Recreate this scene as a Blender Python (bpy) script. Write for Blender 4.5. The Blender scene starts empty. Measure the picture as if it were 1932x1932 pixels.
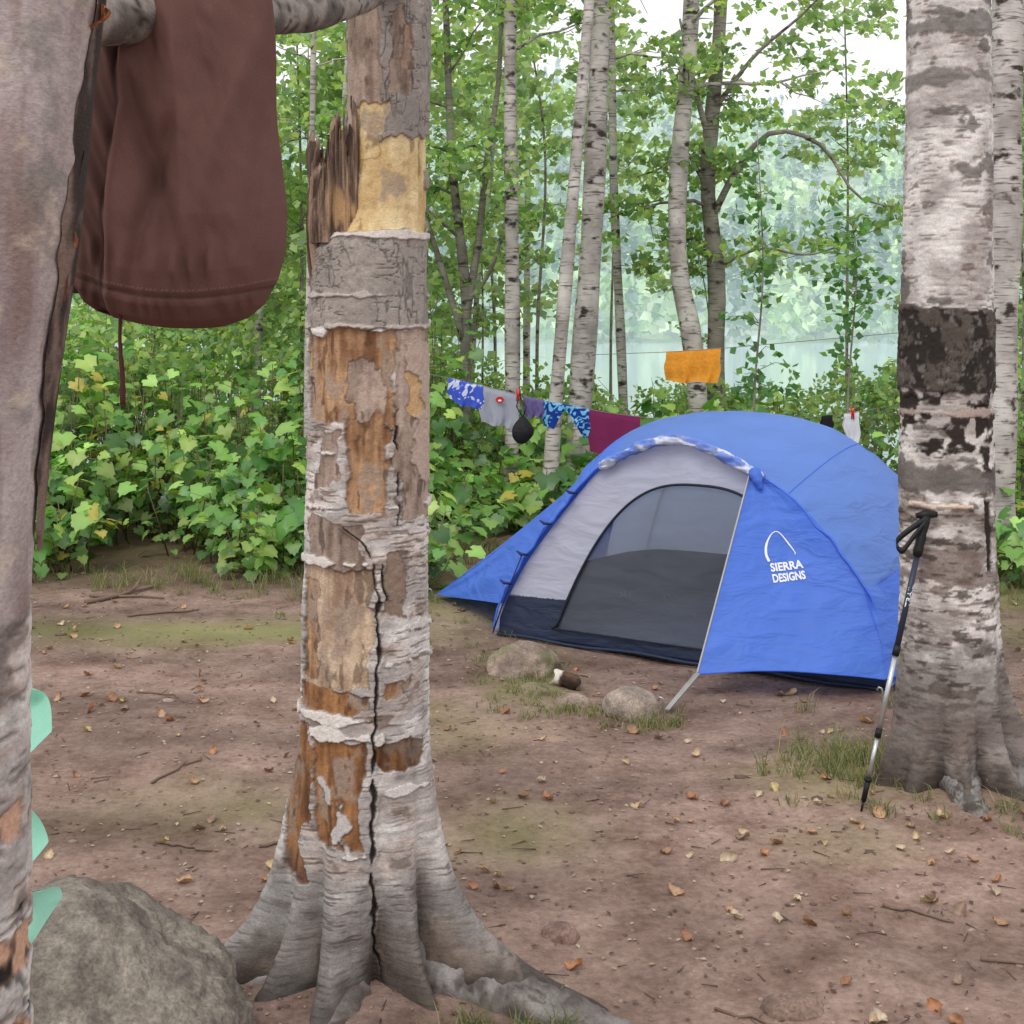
import bpy, math, random
import numpy as np
from mathutils import Vector, Matrix
from mathutils.bvhtree import BVHTree
random.seed(7)
RNG = np.random.default_rng(7)
scene = bpy.context.scene
COL = scene.collection

# ------------------------------------------------------------------ helpers
def s(r, g, b):
    def c(v):
        v /= 255.0
        return v/12.92 if v <= 0.04045 else ((v+0.055)/1.055)**2.4
    return np.array([c(r), c(g), c(b)])

def _h(ix, iy, iz, seed):
    M = 0xFFFFFFFF
    h = (ix*374761393 + iy*668265263 + iz*1440662683 + seed*974634777) & M
    h = ((h ^ (h >> 13))*1274126177) & M
    h = ((h ^ (h >> 15))*2246822519) & M
    return (h ^ (h >> 16))/4294967295.0

def vn(x, y, z, seed=0):
    x, y, z = np.broadcast_arrays(np.asarray(x, float), np.asarray(y, float), np.asarray(z, float))
    fx, fy, fz = np.floor(x), np.floor(y), np.floor(z)
    ix, iy, iz = fx.astype(np.int64), fy.astype(np.int64), fz.astype(np.int64)
    tx, ty, tz = x-fx, y-fy, z-fz
    tx = tx*tx*(3-2*tx); ty = ty*ty*(3-2*ty); tz = tz*tz*(3-2*tz)
    def L(a, b, t): return a+(b-a)*t
    c = [[[_h(ix+i, iy+j, iz+k, seed) for k in (0, 1)] for j in (0, 1)] for i in (0, 1)]
    return L(L(L(c[0][0][0], c[0][0][1], tz), L(c[0][1][0], c[0][1][1], tz), ty),
             L(L(c[1][0][0], c[1][0][1], tz), L(c[1][1][0], c[1][1][1], tz), ty), tx)

def fbm(x, y, z, o=4, seed=0):
    a, t, w = 1.0, 0.0, 0.0
    for i in range(o):
        t = t+a*vn(x, y, z, seed+i*17); w += a; a *= 0.5
        x = np.asarray(x)*2.03; y = np.asarray(y)*2.03; z = np.asarray(z)*2.03
    return t/w

def sst(a, b, x):
    t = np.clip((x-a)/(b-a), 0, 1); return t*t*(3-2*t)

def mixc(a, b, t):
    t = np.asarray(t)[..., None]
    return a*(1-t)+b*t

def build(name, V, F, mats, col=None, smooth=True, midx=None, parent=None, loc=(0, 0, 0)):
    V = np.asarray(V, float).reshape(-1, 3)
    if not isinstance(F, list): F = [F]
    F = [np.asarray(f, np.int64) for f in F if len(f)]
    me = bpy.data.meshes.new(name)
    me.vertices.add(len(V)); me.vertices.foreach_set('co', V.astype(np.float32).ravel())
    loops = np.concatenate([f.ravel() for f in F]).astype(np.int32)
    sizes = np.concatenate([np.full(len(f), f.shape[1]) for f in F]).astype(np.int32)
    starts = np.concatenate([[0], np.cumsum(sizes)[:-1]]).astype(np.int32)
    me.loops.add(len(loops)); me.loops.foreach_set('vertex_index', loops)
    me.polygons.add(len(sizes)); me.polygons.foreach_set('loop_start', starts)
    if smooth: me.polygons.foreach_set('use_smooth', np.ones(len(sizes), bool))
    if not isinstance(mats, (list, tuple)): mats = [mats]
    for m in mats: me.materials.append(m)
    if midx is not None: me.polygons.foreach_set('material_index', np.asarray(midx, np.int32))
    me.update(calc_edges=True)
    if col is not None:
        col = np.asarray(col, float)
        ca = me.color_attributes.new('Col', 'FLOAT_COLOR', 'POINT')
        c4 = np.ones((len(V), 4), np.float32); c4[:, :3] = np.clip(col, 0, 1)
        ca.data.foreach_set('color', c4.ravel())
    me.validate()
    ob = bpy.data.objects.new(name, me); COL.objects.link(ob)
    ob.location = loc
    if parent is not None: ob.parent = parent
    return ob

def empty(name, loc=(0, 0, 0), rotz=0):
    e = bpy.data.objects.new(name, None); e.empty_display_size = 0.1
    e.location = loc; e.rotation_euler = (0, 0, rotz); COL.objects.link(e); return e

def lab(ob, label, cat, group=None, kind=None):
    ob['label'] = label; ob['category'] = cat
    if group: ob['group'] = group
    if kind: ob['kind'] = kind
    return ob

def grid_faces(nr, nc, wrap=False, off=0):
    i = np.arange(nr-1)[:, None]; j = np.arange(nc if wrap else nc-1)[None, :]
    j2 = (j+1) % nc if wrap else j+1
    a = i*nc+j; b = i*nc+j2; c = (i+1)*nc+j2; d = (i+1)*nc+j
    return np.stack([a, b, c, d], -1).reshape(-1, 4)+off

def tube(P, R, n=8):
    P = np.asarray(P, float); m = len(P)
    R = np.broadcast_to(np.asarray(R, float), (m,))
    T = np.gradient(P, axis=0); T /= np.linalg.norm(T, axis=1)[:, None]+1e-9
    up = np.array([0.0, 0, 1.0]) if abs(T[0, 2]) < 0.9 else np.array([0, 1.0, 0])
    A = np.cross(T, up); A /= np.linalg.norm(A, axis=1)[:, None]+1e-9
    B = np.cross(T, A)
    th = np.linspace(0, 2*np.pi, n, endpoint=False)
    V = P[:, None]+R[:, None, None]*(A[:, None]*np.cos(th)[None, :, None]+B[:, None]*np.sin(th)[None, :, None])
    V = np.concatenate([V.reshape(-1, 3), P[:1], P[-1:]])
    F = grid_faces(m, n, True)
    j = np.arange(n); k = m*n
    caps = np.concatenate([np.stack([np.full(n, k), (j+1) % n, j], 1),
                           np.stack([np.full(n, k+1), (m-1)*n+j, (m-1)*n+(j+1) % n], 1)])
    return V, F, caps

class Geo:
    def __init__(self): self.V = []; self.Q = []; self.T = []; self.C = []; self.n = 0
    def add(self, V, Q=None, T=None, c=(1, 1, 1)):
        V = np.asarray(V, float)
        self.V.append(V)
        if Q is not None and len(Q): self.Q.append(np.asarray(Q)+self.n)
        if T is not None and len(T): self.T.append(np.asarray(T)+self.n)
        c = np.asarray(c, float)
        self.C.append(np.broadcast_to(c, (len(V), 3)) if c.ndim == 1 else c)
        self.n += len(V)
    def tube(self, P, R, n=8, c=(1, 1, 1)):
        V, Q, T = tube(P, R, n); self.add(V, Q, T, c)
    def out(self, name, mat, **k):
        F = []
        if self.Q: F.append(np.concatenate(self.Q))
        if self.T: F.append(np.concatenate(self.T))
        return build(name, np.concatenate(self.V), F, mat, col=np.concatenate(self.C), **k)

def catmull(P, n):
    P = np.asarray(P, float)
    Q = np.vstack([2*P[0]-P[1], P, 2*P[-1]-P[-2]])
    out = []
    for i in range(1, len(Q)-2):
        t = np.linspace(0, 1, 24, endpoint=False)[:, None]
        p0, p1, p2, p3 = Q[i-1], Q[i], Q[i+1], Q[i+2]
        out.append(0.5*((2*p1)+(-p0+p2)*t+(2*p0-5*p1+4*p2-p3)*t**2+(-p0+3*p1-3*p2+p3)*t**3))
    out.append(P[-1:]); out = np.vstack(out)
    d = np.concatenate([[0], np.cumsum(np.linalg.norm(np.diff(out, axis=0), axis=1))])
    u = np.linspace(0, d[-1], n)
    return np.stack([np.interp(u, d, out[:, k]) for k in range(out.shape[1])], 1)

# ------------------------------------------------------------------ materials
class NT:
    def __init__(self, name):
        self.m = bpy.data.materials.new(name); self.m.use_nodes = True
        self.t = self.m.node_tree; self.t.nodes.clear()
        self.out = self.t.nodes.new('ShaderNodeOutputMaterial')
    def n(self, typ, ins=None, **props):
        nd = self.t.nodes.new(typ)
        for k, v in props.items(): setattr(nd, k, v)
        for k, v in (ins or {}).items():
            if isinstance(v, tuple) and len(v) == 2 and hasattr(v[0], 'outputs'):
                self.t.links.new(v[0].outputs[v[1]], nd.inputs[k])
            else: nd.inputs[k].default_value = v
        return nd
    def surf(self, nd, sock=0): self.t.links.new(nd.outputs[sock], self.out.inputs['Surface']); return self.m
def rgba(c): return (float(c[0]), float(c[1]), float(c[2]), 1.0)

def mat_plain(name, c, rough=0.7, nscale=30, var=0.15, bump=0.2, metallic=0.0, trans=0.0, bdist=0.01, spec=0.3):
    M = NT(name)
    tc = M.n('ShaderNodeTexCoord')
    nz = M.n('ShaderNodeTexNoise', {'Vector': (tc, 'Object'), 'Scale': nscale, 'Detail': 5.0})
    c = np.array(c)
    mx = M.n('ShaderNodeMix', {0: (nz, 'Fac'), 6: rgba(c*(1-var)), 7: rgba(np.clip(c*(1+var), 0, 1))}, data_type='RGBA')
    bp = M.n('ShaderNodeBump', {'Height': (nz, 'Fac'), 'Strength': bump, 'Distance': bdist})
    pb = M.n('ShaderNodeBsdfPrincipled', {'Base Color': (mx, 2), 'Roughness': rough, 'Metallic': metallic, 'Normal': (bp, 0), 'Specular IOR Level': spec})
    if trans > 0:
        tr = M.n('ShaderNodeBsdfTranslucent', {'Color': (mx, 2), 'Normal': (bp, 0)})
        ms = M.n('ShaderNodeMixShader', {0: trans, 1: (pb, 0), 2: (tr, 0)})
        return M.surf(ms)
    return M.surf(pb)

def mat_vcol(name, rough=0.8, nscale=120, var=0.25, bump=0.35, bdist=0.004, zs=1.0, spec=0.25, mist_glow=0.0):
    M = NT(name)
    tc = M.n('ShaderNodeTexCoord')
    mp = M.n('ShaderNodeMapping', {'Vector': (tc, 'Object'), 'Scale': (1, 1, zs)})
    nz = M.n('ShaderNodeTexNoise', {'Vector': (mp, 0), 'Scale': nscale, 'Detail': 6.0, 'Roughness': 0.65})
    at = M.n('ShaderNodeAttribute', attribute_name='Col')
    mr = M.n('ShaderNodeMapRange', {0: (nz, 'Fac'), 1: 0.3, 2: 0.7, 3: 1-var, 4: 1+var})
    ml = M.n('ShaderNodeVectorMath', {0: (at, 'Color'), 1: (mr, 0)}, operation='MULTIPLY')
    bp = M.n('ShaderNodeBump', {'Height': (nz, 'Fac'), 'Strength': bump, 'Distance': bdist})
    pb = M.n('ShaderNodeBsdfPrincipled', {'Base Color': (ml, 0), 'Roughness': rough, 'Normal': (bp, 0), 'Specular IOR Level': spec})
    if mist_glow > 0:
        M.t.links.new(at.outputs['Color'], pb.inputs['Emission Color']); pb.inputs['Emission Strength'].default_value = mist_glow  # surface emits its own colour to imitate airlight from mist
    return M.surf(pb)

def mat_leaf(name, trans=0.45, gloss=0.06):
    M = NT(name)
    at = M.n('ShaderNodeAttribute', attribute_name='Col')
    m2 = M.n('ShaderNodeVectorMath', {0: (at, 'Color'), 1: (1.32, 1.28, 0.85)}, operation='MULTIPLY')
    df = M.n('ShaderNodeBsdfDiffuse', {'Color': (at, 'Color')})
    tr = M.n('ShaderNodeBsdfTranslucent', {'Color': (m2, 0)})
    ms = M.n('ShaderNodeMixShader', {0: trans, 1: (df, 0), 2: (tr, 0)})
    gl = M.n('ShaderNodeBsdfGlossy', {'Color': (1, 1, 1, 1), 'Roughness': 0.45})
    m3 = M.n('ShaderNodeMixShader', {0: gloss, 1: (ms, 0), 2: (gl, 0)})
    return M.surf(m3)

def mat_birch(name, hi=(206, 200, 194), lo=(152, 145, 140), dark=(62, 54, 50)):
    M = NT(name)
    tc = M.n('ShaderNodeTexCoord')
    n1 = M.n('ShaderNodeTexNoise', {'Vector': (tc, 'Object'), 'Scale': 5.0, 'Detail': 5.0})
    mp = M.n('ShaderNodeMapping', {'Vector': (tc, 'Object'), 'Scale': (9, 9, 75)})
    n2 = M.n('ShaderNodeTexNoise', {'Vector': (mp, 0), 'Scale': 1.0, 'Detail': 3.0})
    mp3 = M.n('ShaderNodeMapping', {'Vector': (tc, 'Object'), 'Scale': (9, 9, 16)})
    n3 = M.n('ShaderNodeTexNoise', {'Vector': (mp3, 0), 'Scale': 1.0, 'Detail': 5.0})
    r1 = M.n('ShaderNodeMapRange', {0: (n1, 'Fac'), 1: 0.35, 2: 0.65})
    c1 = M.n('ShaderNodeMix', {0: (r1, 0), 6: rgba(s(*lo)), 7: rgba(s(*hi))}, data_type='RGBA')
    r2 = M.n('ShaderNodeMapRange', {0: (n2, 'Fac'), 1: 0.54, 2: 0.68, 4: .85})
    c2 = M.n('ShaderNodeMix', {0: (r2, 0), 6: (c1, 2), 7: rgba(s(*dark)*1.8)}, data_type='RGBA')
    r3 = M.n('ShaderNodeMapRange', {0: (n3, 'Fac'), 1: 0.57, 2: 0.67})
    c3 = M.n('ShaderNodeMix', {0: (r3, 0), 6: (c2, 2), 7: rgba(s(*dark))}, data_type='RGBA')
    bp = M.n('ShaderNodeBump', {'Height': (n2, 'Fac'), 'Strength': 0.3, 'Distance': 0.01})
    pb = M.n('ShaderNodeBsdfPrincipled', {'Base Color': (c3, 2), 'Roughness': 0.8, 'Normal': (bp, 0), 'Specular IOR Level': 0.2})
    return M.surf(pb)

M_bark = mat_vcol('bark_painted', nscale=160, var=0.22, zs=1.6, bump=0.5)
M_birch = mat_birch('birch_bark')
M_dark_birch = mat_birch('grey_bark', (156, 150, 140), (114, 108, 100), (66, 60, 54))
M_leaf = mat_leaf('leaf_green', .52, .04)
M_bigleaf = mat_leaf('leaf_broad', 0.38, 0.05)
M_dry = mat_leaf('leaf_dry', 0.10, 0.04)
M_rock = mat_vcol('rock_speckled', nscale=140, var=0.4, bump=0.6, bdist=0.005)
M_vfine = mat_vcol('litter', nscale=80, var=0.2)
M_black = mat_plain('black_plastic', s(22, 22, 25), 0.5, var=0.1)
M_metal = mat_plain('aluminium', s(190, 192, 196), 0.35, metallic=0.8, bump=0.03, var=0.05)
M_cord = mat_plain('cord', s(120, 120, 110), 0.8)

# ------------------------------------------------------------------ ground
def gz(x, y):
    x = np.asarray(x, float); y = np.asarray(y, float)
    h = (fbm(x*0.8, y*0.8, 3.3, 3, 5)-0.5)*0.08 + (fbm(x*5, y*5, 1.3, 3, 9)-0.5)*0.03
    h = h + 0.06*np.exp(-((x-1.45)**2+(y-4.5)**2)/0.35)+0.05*np.exp(-((x+.33)**2+(y-3.25)**2)/0.18)
    h = h - 0.03*np.exp(-((x-0.6)**2+(y-6.2)**2)/1.5)
    h = h*(1-sst(14, 17, y)) + np.where(y > 13.0, -4.5*sst(13.5, 26, y), 0)
    return h
nx, ny = 460, 560
ux = np.linspace(-1, 1, nx); X1 = np.sinh(ux*5.6)/np.sinh(5.6)*330
uy = np.linspace(0, 1, ny); Y1 = np.where(uy < .72, -6+ (uy/.72)*20, 14+((uy-.72)/.28)**3*150)
GX, GY = np.meshgrid(X1, Y1)
GZ = gz(GX, GY)
moss = np.zeros_like(GX)
for (cx, cy, rx, ry, a) in [(-1.5, 6.7, 1.6, .40, .8), (-.1, 7.6, .8, .9, .9), (-.15, 5.2, .5, .6, .5), (-.9, 4.3, .6, .35, .5), (1.2, 4.6, .55, .35, .6), (.05, 5.9, .25, .7, .8), (2.5, 8, 1, 2, .8), (0.05, 4.1, .5, .4, .5), (.5, 8.6, .8, .6, .7), (.9, 4.0, .6, .25, .4)]:
    moss = np.maximum(moss, a*np.exp(-(((GX-cx)/rx)**2+((GY-cy)/ry)**2)))
moss = moss*(0.2+1.5*fbm(GX*3, GY*3, 0, 4, 3))
litter = sst(7.4, 9.2, GY+(fbm(GX*1.2, GY*1.2, 7, 3, 2)-.5)*2.2+0.25*np.clip(-GX, 0, 3)-.9*np.clip(GX, 0, 2)*1.0)
V = np.stack([GX, GY, GZ], -1).reshape(-1, 3)
cg = np.stack([moss, litter, fbm(GX*1.4, GY*2.4, 5, 5, 21)], -1).reshape(-1, 3)
M = NT('packed_soil')
tc = M.n('ShaderNodeTexCoord'); at = M.n('ShaderNodeAttribute', attribute_name='Col')
sp = M.n('ShaderNodeSeparateColor', {0: (at, 'Color')})
nA = M.n('ShaderNodeTexNoise', {'Vector': (tc, 'Object'), 'Scale': 4.0, 'Detail': 9.0, 'Roughness': 0.7})
nB = M.n('ShaderNodeTexNoise', {'Vector': (tc, 'Object'), 'Scale': 45.0, 'Detail': 8.0, 'Roughness': 0.72})
vo = M.n('ShaderNodeTexVoronoi', {'Vector': (tc, 'Object'), 'Scale': 55.0})
rA = M.n('ShaderNodeMapRange', {0: (nA, 'Fac'), 1: .34, 2: .66})
c1 = M.n('ShaderNodeMix', {0: (rA, 0), 6: rgba(s(112, 89, 79)), 7: rgba(s(162, 138, 126))}, data_type='RGBA')
rB = M.n('ShaderNodeMapRange', {0: (nB, 'Fac'), 1: 0.3, 2: 0.7, 3: 0.66, 4: 1.28})
c2 = M.n('ShaderNodeVectorMath', {0: (c1, 2), 1: (rB, 0)}, operation='MULTIPLY')
rV = M.n('ShaderNodeMapRange', {0: (vo, 'Distance'), 1: 0.0, 2: 0.22, 3: 0.6, 4: 0.0})
cV = M.n('ShaderNodeMath', {0: (rV, 0), 1: (nA, 'Fac')}, operation='MULTIPLY')
c3 = M.n('ShaderNodeMix', {0: (cV, 0), 6: (c2, 0), 7: rgba(s(168, 148, 138))}, data_type='RGBA')
mm = M.n('ShaderNodeMath', {0: (sp, 0), 1: (nB, 'Fac')}, operation='MULTIPLY')
mr = M.n('ShaderNodeMapRange', {0: (mm, 0), 1: 0.10, 2: 0.5, 3: 0.0, 4: 0.8})
c4 = M.n('ShaderNodeMix', {0: (mr, 0), 6: (c3, 2), 7: rgba(s(124, 126, 78))}, data_type='RGBA')
lr = M.n('ShaderNodeMath', {0: (sp, 1), 1: 0.75}, operation='MULTIPLY')
c5 = M.n('ShaderNodeMix', {0: (lr, 0), 6: (c4, 2), 7: rgba(s(98, 86, 62))}, data_type='RGBA')
big = M.n('ShaderNodeMapRange', {0: (sp, 2), 1: 0.3, 2: 0.7, 3: 0.75, 4: 1.25})
c6 = M.n('ShaderNodeVectorMath', {0: (c5, 2), 1: (big, 0)}, operation='MULTIPLY')
hh = M.n('ShaderNodeMath', {0: (nB, 'Fac'), 1: (rV, 0)}, operation='ADD')
bp = M.n('ShaderNodeBump', {'Height': (hh, 0), 'Strength': 0.7, 'Distance': 0.012})
pb = M.n('ShaderNodeBsdfPrincipled', {'Base Color': (c6, 0), 'Roughness': 0.95, 'Normal': (bp, 0), 'Specular IOR Level': 0.15})
M_soil = M.surf(pb)
g = build('ground', V, grid_faces(ny, nx), M_soil, col=cg)
lab(g, 'bare reddish-brown packed soil of a campsite with moss', 'ground', kind='structure')

# lake
M = NT('lake_water')
tc = M.n('ShaderNodeTexCoord'); mp = M.n('ShaderNodeMapping', {'Vector': (tc, 'Object'), 'Scale': (0.25, 1.2, 1)})
nz = M.n('ShaderNodeTexNoise', {'Vector': (mp, 0), 'Scale': 1.0, 'Detail': 3.0})
bp = M.n('ShaderNodeBump', {'Height': (nz, 'Fac'), 'Strength': 0.08, 'Distance': 0.1})
pb = M.n('ShaderNodeBsdfPrincipled', {'Base Color': rgba(s(150, 168, 170)), 'Roughness': 0.08, 'Normal': (bp, 0), 'Emission Color': rgba(s(172, 188, 192)), 'Emission Strength': .26})  # emission adds a pale mist glow to the water
M_lake = M.surf(pb)
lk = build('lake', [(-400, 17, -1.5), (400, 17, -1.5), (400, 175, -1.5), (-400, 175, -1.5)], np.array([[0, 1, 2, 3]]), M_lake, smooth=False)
lab(lk, 'calm misty lake below the wooded bank', 'lake', kind='structure')

# far hillside
def hz(x, y):
    n = fbm(x*0.008, y*0.008, 2, 4, 31)
    return -2.5+sst(150, 175, y)*1.6+sst(165, 400, y)*(47+34*(n-.5)+8*np.sin(x*.02+1))
hx = np.linspace(-420, 420, 140); hy = np.linspace(148, 620, 90)
HX, HY = np.meshgrid(hx, hy)
def haze_tint(c, y, z):  # paints distance and lakeside haze into the vertex colours
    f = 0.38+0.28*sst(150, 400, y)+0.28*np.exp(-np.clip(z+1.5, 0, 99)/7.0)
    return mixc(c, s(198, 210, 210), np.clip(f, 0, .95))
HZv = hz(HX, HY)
hc = haze_tint(np.broadcast_to(s(108, 130, 92), HX.ravel().shape+(3,)), HY.ravel(), HZv.ravel())
M_far = mat_vcol('hazy_slope', nscale=0.3, var=0.1, bump=0.0, mist_glow=.46)  # slope glows slightly, standing in for mist in the air
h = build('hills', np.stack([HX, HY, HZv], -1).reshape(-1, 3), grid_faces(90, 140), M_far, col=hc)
lab(h, 'misty wooded hillside across the lake', 'hills', kind='structure')

def leafcloud(C, size, rng, col, aspect=0.6, upb=0.5, flat=False, fold=0.25):
    n = len(C)
    N = rng.normal(size=(n, 3)); N[:, 2] += upb*2; N /= np.linalg.norm(N, axis=1)[:, None]
    T = rng.normal(size=(n, 3)); T -= (T*N).sum(1)[:, None]*N; T /= np.linalg.norm(T, axis=1)[:, None]
    B = np.cross(N, T); sz = np.broadcast_to(size, (n,))[:, None]
    p0 = C-T*sz*.5; p2 = C+T*sz*.5
    p1 = C+B*sz*.5*aspect+N*sz*fold*.3-T*sz*.08; p3 = C-B*sz*.5*aspect+N*sz*fold*.3-T*sz*.08
    Vv = np.stack([p0, p1, p2, p3], 1).reshape(-1, 3)
    i = np.arange(n)*4
    F = np.stack([i, i+1, i+2, i+3], 1)
    return Vv, F, np.repeat(col, 4, axis=0)

rng = np.random.default_rng(3)
C = []; Cc = []; Sz = []
nt = 2300
ty = 156+rng.random(nt)**1.2*270
tx = (rng.random(nt)*.95-0.38)*ty
for i in range(nt):
    x, y = tx[i], ty[i]; z = float(hz(x, y)); con = rng.random() < .55
    H = rng.uniform(7, 14) if con else rng.uniform(5, 9)
    m = 44
    if con:
        t = rng.random(m)**.8; r = (1-t)*H*.17*np.sqrt(rng.random(m)); base = s(54, 92, 76)
        zz = z+.5+t*H
    else:
        a = rng.normal(size=(m, 3)); a /= np.linalg.norm(a, axis=1)[:, None]
        base = s(*[(120, 156, 92), (104, 144, 90), (146, 174, 108)][rng.integers(3)])
        zz = z+H*.6+a[:, 2]*H*.42
    an = rng.random(m)*6.283
    if con: px, py = x+r*np.cos(an), y+r*np.sin(an)
    else: px, py = x+a[:, 0]*H*.33, y+a[:, 1]*H*.33
    C.append(np.stack([px, py, zz], 1)); Sz.append(np.full(m, 1.5 if con else 1.7))
    cc = np.broadcast_to(base, (m, 3))*(0.6+0.9*rng.random((m, 1)))
    Cc.append(haze_tint(cc, np.full(m, y), zz))
C = np.concatenate(C); Cc = np.concatenate(Cc); Sz = np.concatenate(Sz)
Vv, F, cv = leafcloud(C, Sz, rng, Cc, .8, .3)
M_farleaf = mat_vcol('hazy_foliage', nscale=0.5, var=0.08, bump=0.0, mist_glow=.55)  # far foliage glows too, as painted airlight
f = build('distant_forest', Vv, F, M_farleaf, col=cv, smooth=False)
lab(f, 'hazy far-off forest of conifers and birches on the hill', 'forest', kind='stuff')

# ------------------------------------------------------------------ trees
GREENS = [s(144, 182, 92), s(116, 164, 80), s(162, 196, 104), s(92, 138, 70), s(182, 204, 114)]
def pal(rng, n, gl=GREENS, lo=.7, hi=1.25):
    c = np.array(gl)[rng.integers(len(gl), size=n)]
    return c*rng.uniform(lo, hi, size=(n, 1))

def tree_geo(path, r0, r1, limbs, z0, z1, L, rng, leaves, lsize, spread=.2, up=.5, segs=10, pale=0.10, extra=None, twigs=3, lpc=16):
    path = catmull(path, 26)
    G = Geo(); m = len(path)
    t = np.linspace(0, 1, m)
    R = r0*(1-t)+r1*t
    R = R*(1+.07*np.sin(t*37+rng.random()*6))
    R[0] *= 1.5; R[1] *= 1.15
    G.tube(path, R, segs)
    ends = []
    lim = []
    for i in range(limbs):
        z = rng.uniform(z0, z1)
        p = np.array([np.interp(z, path[:, 2], path[:, k]) for k in range(3)])
        rr = np.interp(z, path[:, 2], R)
        az = rng.random()*6.283
        d = np.array([math.cos(az), math.sin(az), up*rng.uniform(.3, 1.5)]); d /= np.linalg.norm(d)
        lim.append((p, d, L*rng.uniform(.5, 1.15)*(1-.4*(z-z0)/(z1-z0+1e-6)), rr*rng.uniform(.25, .42)))
    for (p, d, l, rr) in lim:
        q = [p]
        for k in range(6):
            d = d+rng.normal(size=3)*.16; d[2] -= .03; d /= np.linalg.norm(d)
            q.append(q[-1]+d*l/6)
        q = np.array(q); G.tube(q, np.linspace(rr, rr*.2, 7), 5)
        ends.append(q[2:])
        for w in range(twigs):
            k = rng.integers(1, 6); dd = d+rng.normal(size=3)*.7; dd /= np.linalg.norm(dd)
            w0 = q[k]; ww = np.array([w0+dd*l*.4*a+rng.normal(size=3)*.02 for a in (0, .33, .66, 1)])
            G.tube(ww, np.linspace(rr*.35, rr*.1, 4), 4); ends.append(ww[1:])
    if extra:
        for (q, ra, rb, lf) in extra:
            q = catmull(q, 16); G.tube(q, np.linspace(ra, rb, 16), 7)
            if lf: ends.append(q[5:])
    E = np.concatenate(ends) if ends else path[-4:]
    nc = max(1, leaves//lpc)
    cc = E[rng.integers(len(E), size=nc)]+rng.normal(size=(nc, 3))*spread*[1, 1, .6]
    tone = rng.uniform(.66, 1.26, size=(nc, 1))
    k = rng.integers(nc, size=leaves)
    C = cc[k]+rng.normal(size=(leaves, 3))*spread*.5*[1, 1, .42]
    col = pal(rng, leaves)*tone[k]
    col = mixc(col, s(200, 216, 188), np.full(leaves, pale))  # haze painted into the leaves by paling their colour
    Vv, F, cv = leafcloud(C, rng.uniform(.7, 1.3, leaves)*lsize, rng, col, .78, .5)
    return G, (Vv, F, cv)

def place_tree(name, geo, base, mat, label, cat='tree', group=None):
    G, (Vv, F, cv) = geo
    e = empty(name, base)
    V0 = np.concatenate(G.V)-np.array(base)
    Fs = []
    if G.Q: Fs.append(np.concatenate(G.Q))
    if G.T: Fs.append(np.concatenate(G.T))
    build('trunk', V0, Fs, mat, parent=e)
    if len(Vv): build('crown', Vv-np.array(base), F, M_leaf, col=cv, smooth=False, parent=e)
    lab(e, label, cat, group)
    return e

def copy_tree(src, loc, rotz, sc):
    e = src.copy(); e.location = loc; e.rotation_euler = (0, 0, rotz); e.scale = (sc, sc, sc); COL.objects.link(e)
    for ch in src.children:
        c = ch.copy(); c.parent = e; COL.objects.link(c)
    return e

rng = np.random.default_rng(11)
GB = 'slender birches standing at the edge of the clearing'
specs = [
 ('birch_tree', [(.0, 10.5, -.05), (.004, 10.5, .9), (.0, 10.5, 2), (-.01, 10.5, 3.9), (.06, 10.6, 7.5)], .062, .03, M_birch, 7, 3.2, 7, 1.2, 700, 'slender pale birch beside the clothesline'),
 ('birch_tree', [(.24, 10, -.05), (.317, 10, .96), (.42, 10, 2.2), (.551, 10, 3.76), (.8, 10, 7)], .055, .025, M_birch, 5, 3.6, 6.5, 1.1, 450, 'thin birch leaning gently among undergrowth'),
 ('birch_tree', [(.47, 10.5, -.05), (.511, 10.5, .86), (.6, 10.5, 2.2), (.67, 10.5, 3.87), (.8, 10.5, 7.6)], .098, .045, M_birch, 7, 3.5, 7, 1.3, 600, 'stout white birch leaning over undergrowth'),
 ('birch_tree', [(.98, 12, -.05), (.933, 12, 1.22), (.87, 12, 2.6), (.856, 12, 3.53), (.8, 12, 7)], .045, .02, M_birch, 7, 3.0, 6.5, 1.0, 600, 'very thin birch sapling trunk by the lake bank'),
 ('birch_tree', [(1.5, 11, -.05), (1.428, 11, 1.2), (1.303, 11, 1.9), (1.31, 11, 2.74), (1.407, 11, 3.98), (1.5, 11, 7.5)], .085, .04, M_birch, 6, 3.0, 7, 1.2, 700, 'curved grey-white birch near the lake bank'),
]
for (nm, path, r0, r1, mt, limbs, z0, z1, L, nl, lb) in specs:
    ge = tree_geo(path, r0, r1, limbs, z0, z1, L, rng, nl, .07, .18, lpc=20)
    place_tree(nm, ge, path[0], mt, lb, 'tree', GB)
path = [(1.68, 11.5, -.05), (1.667, 11.5, 1.06), (1.675, 11.5, 1.84), (1.6, 11.5, 2.58), (1.645, 11.5, 3.23), (1.71, 11.5, 4.1), (1.8, 11.5, 7)]
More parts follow.
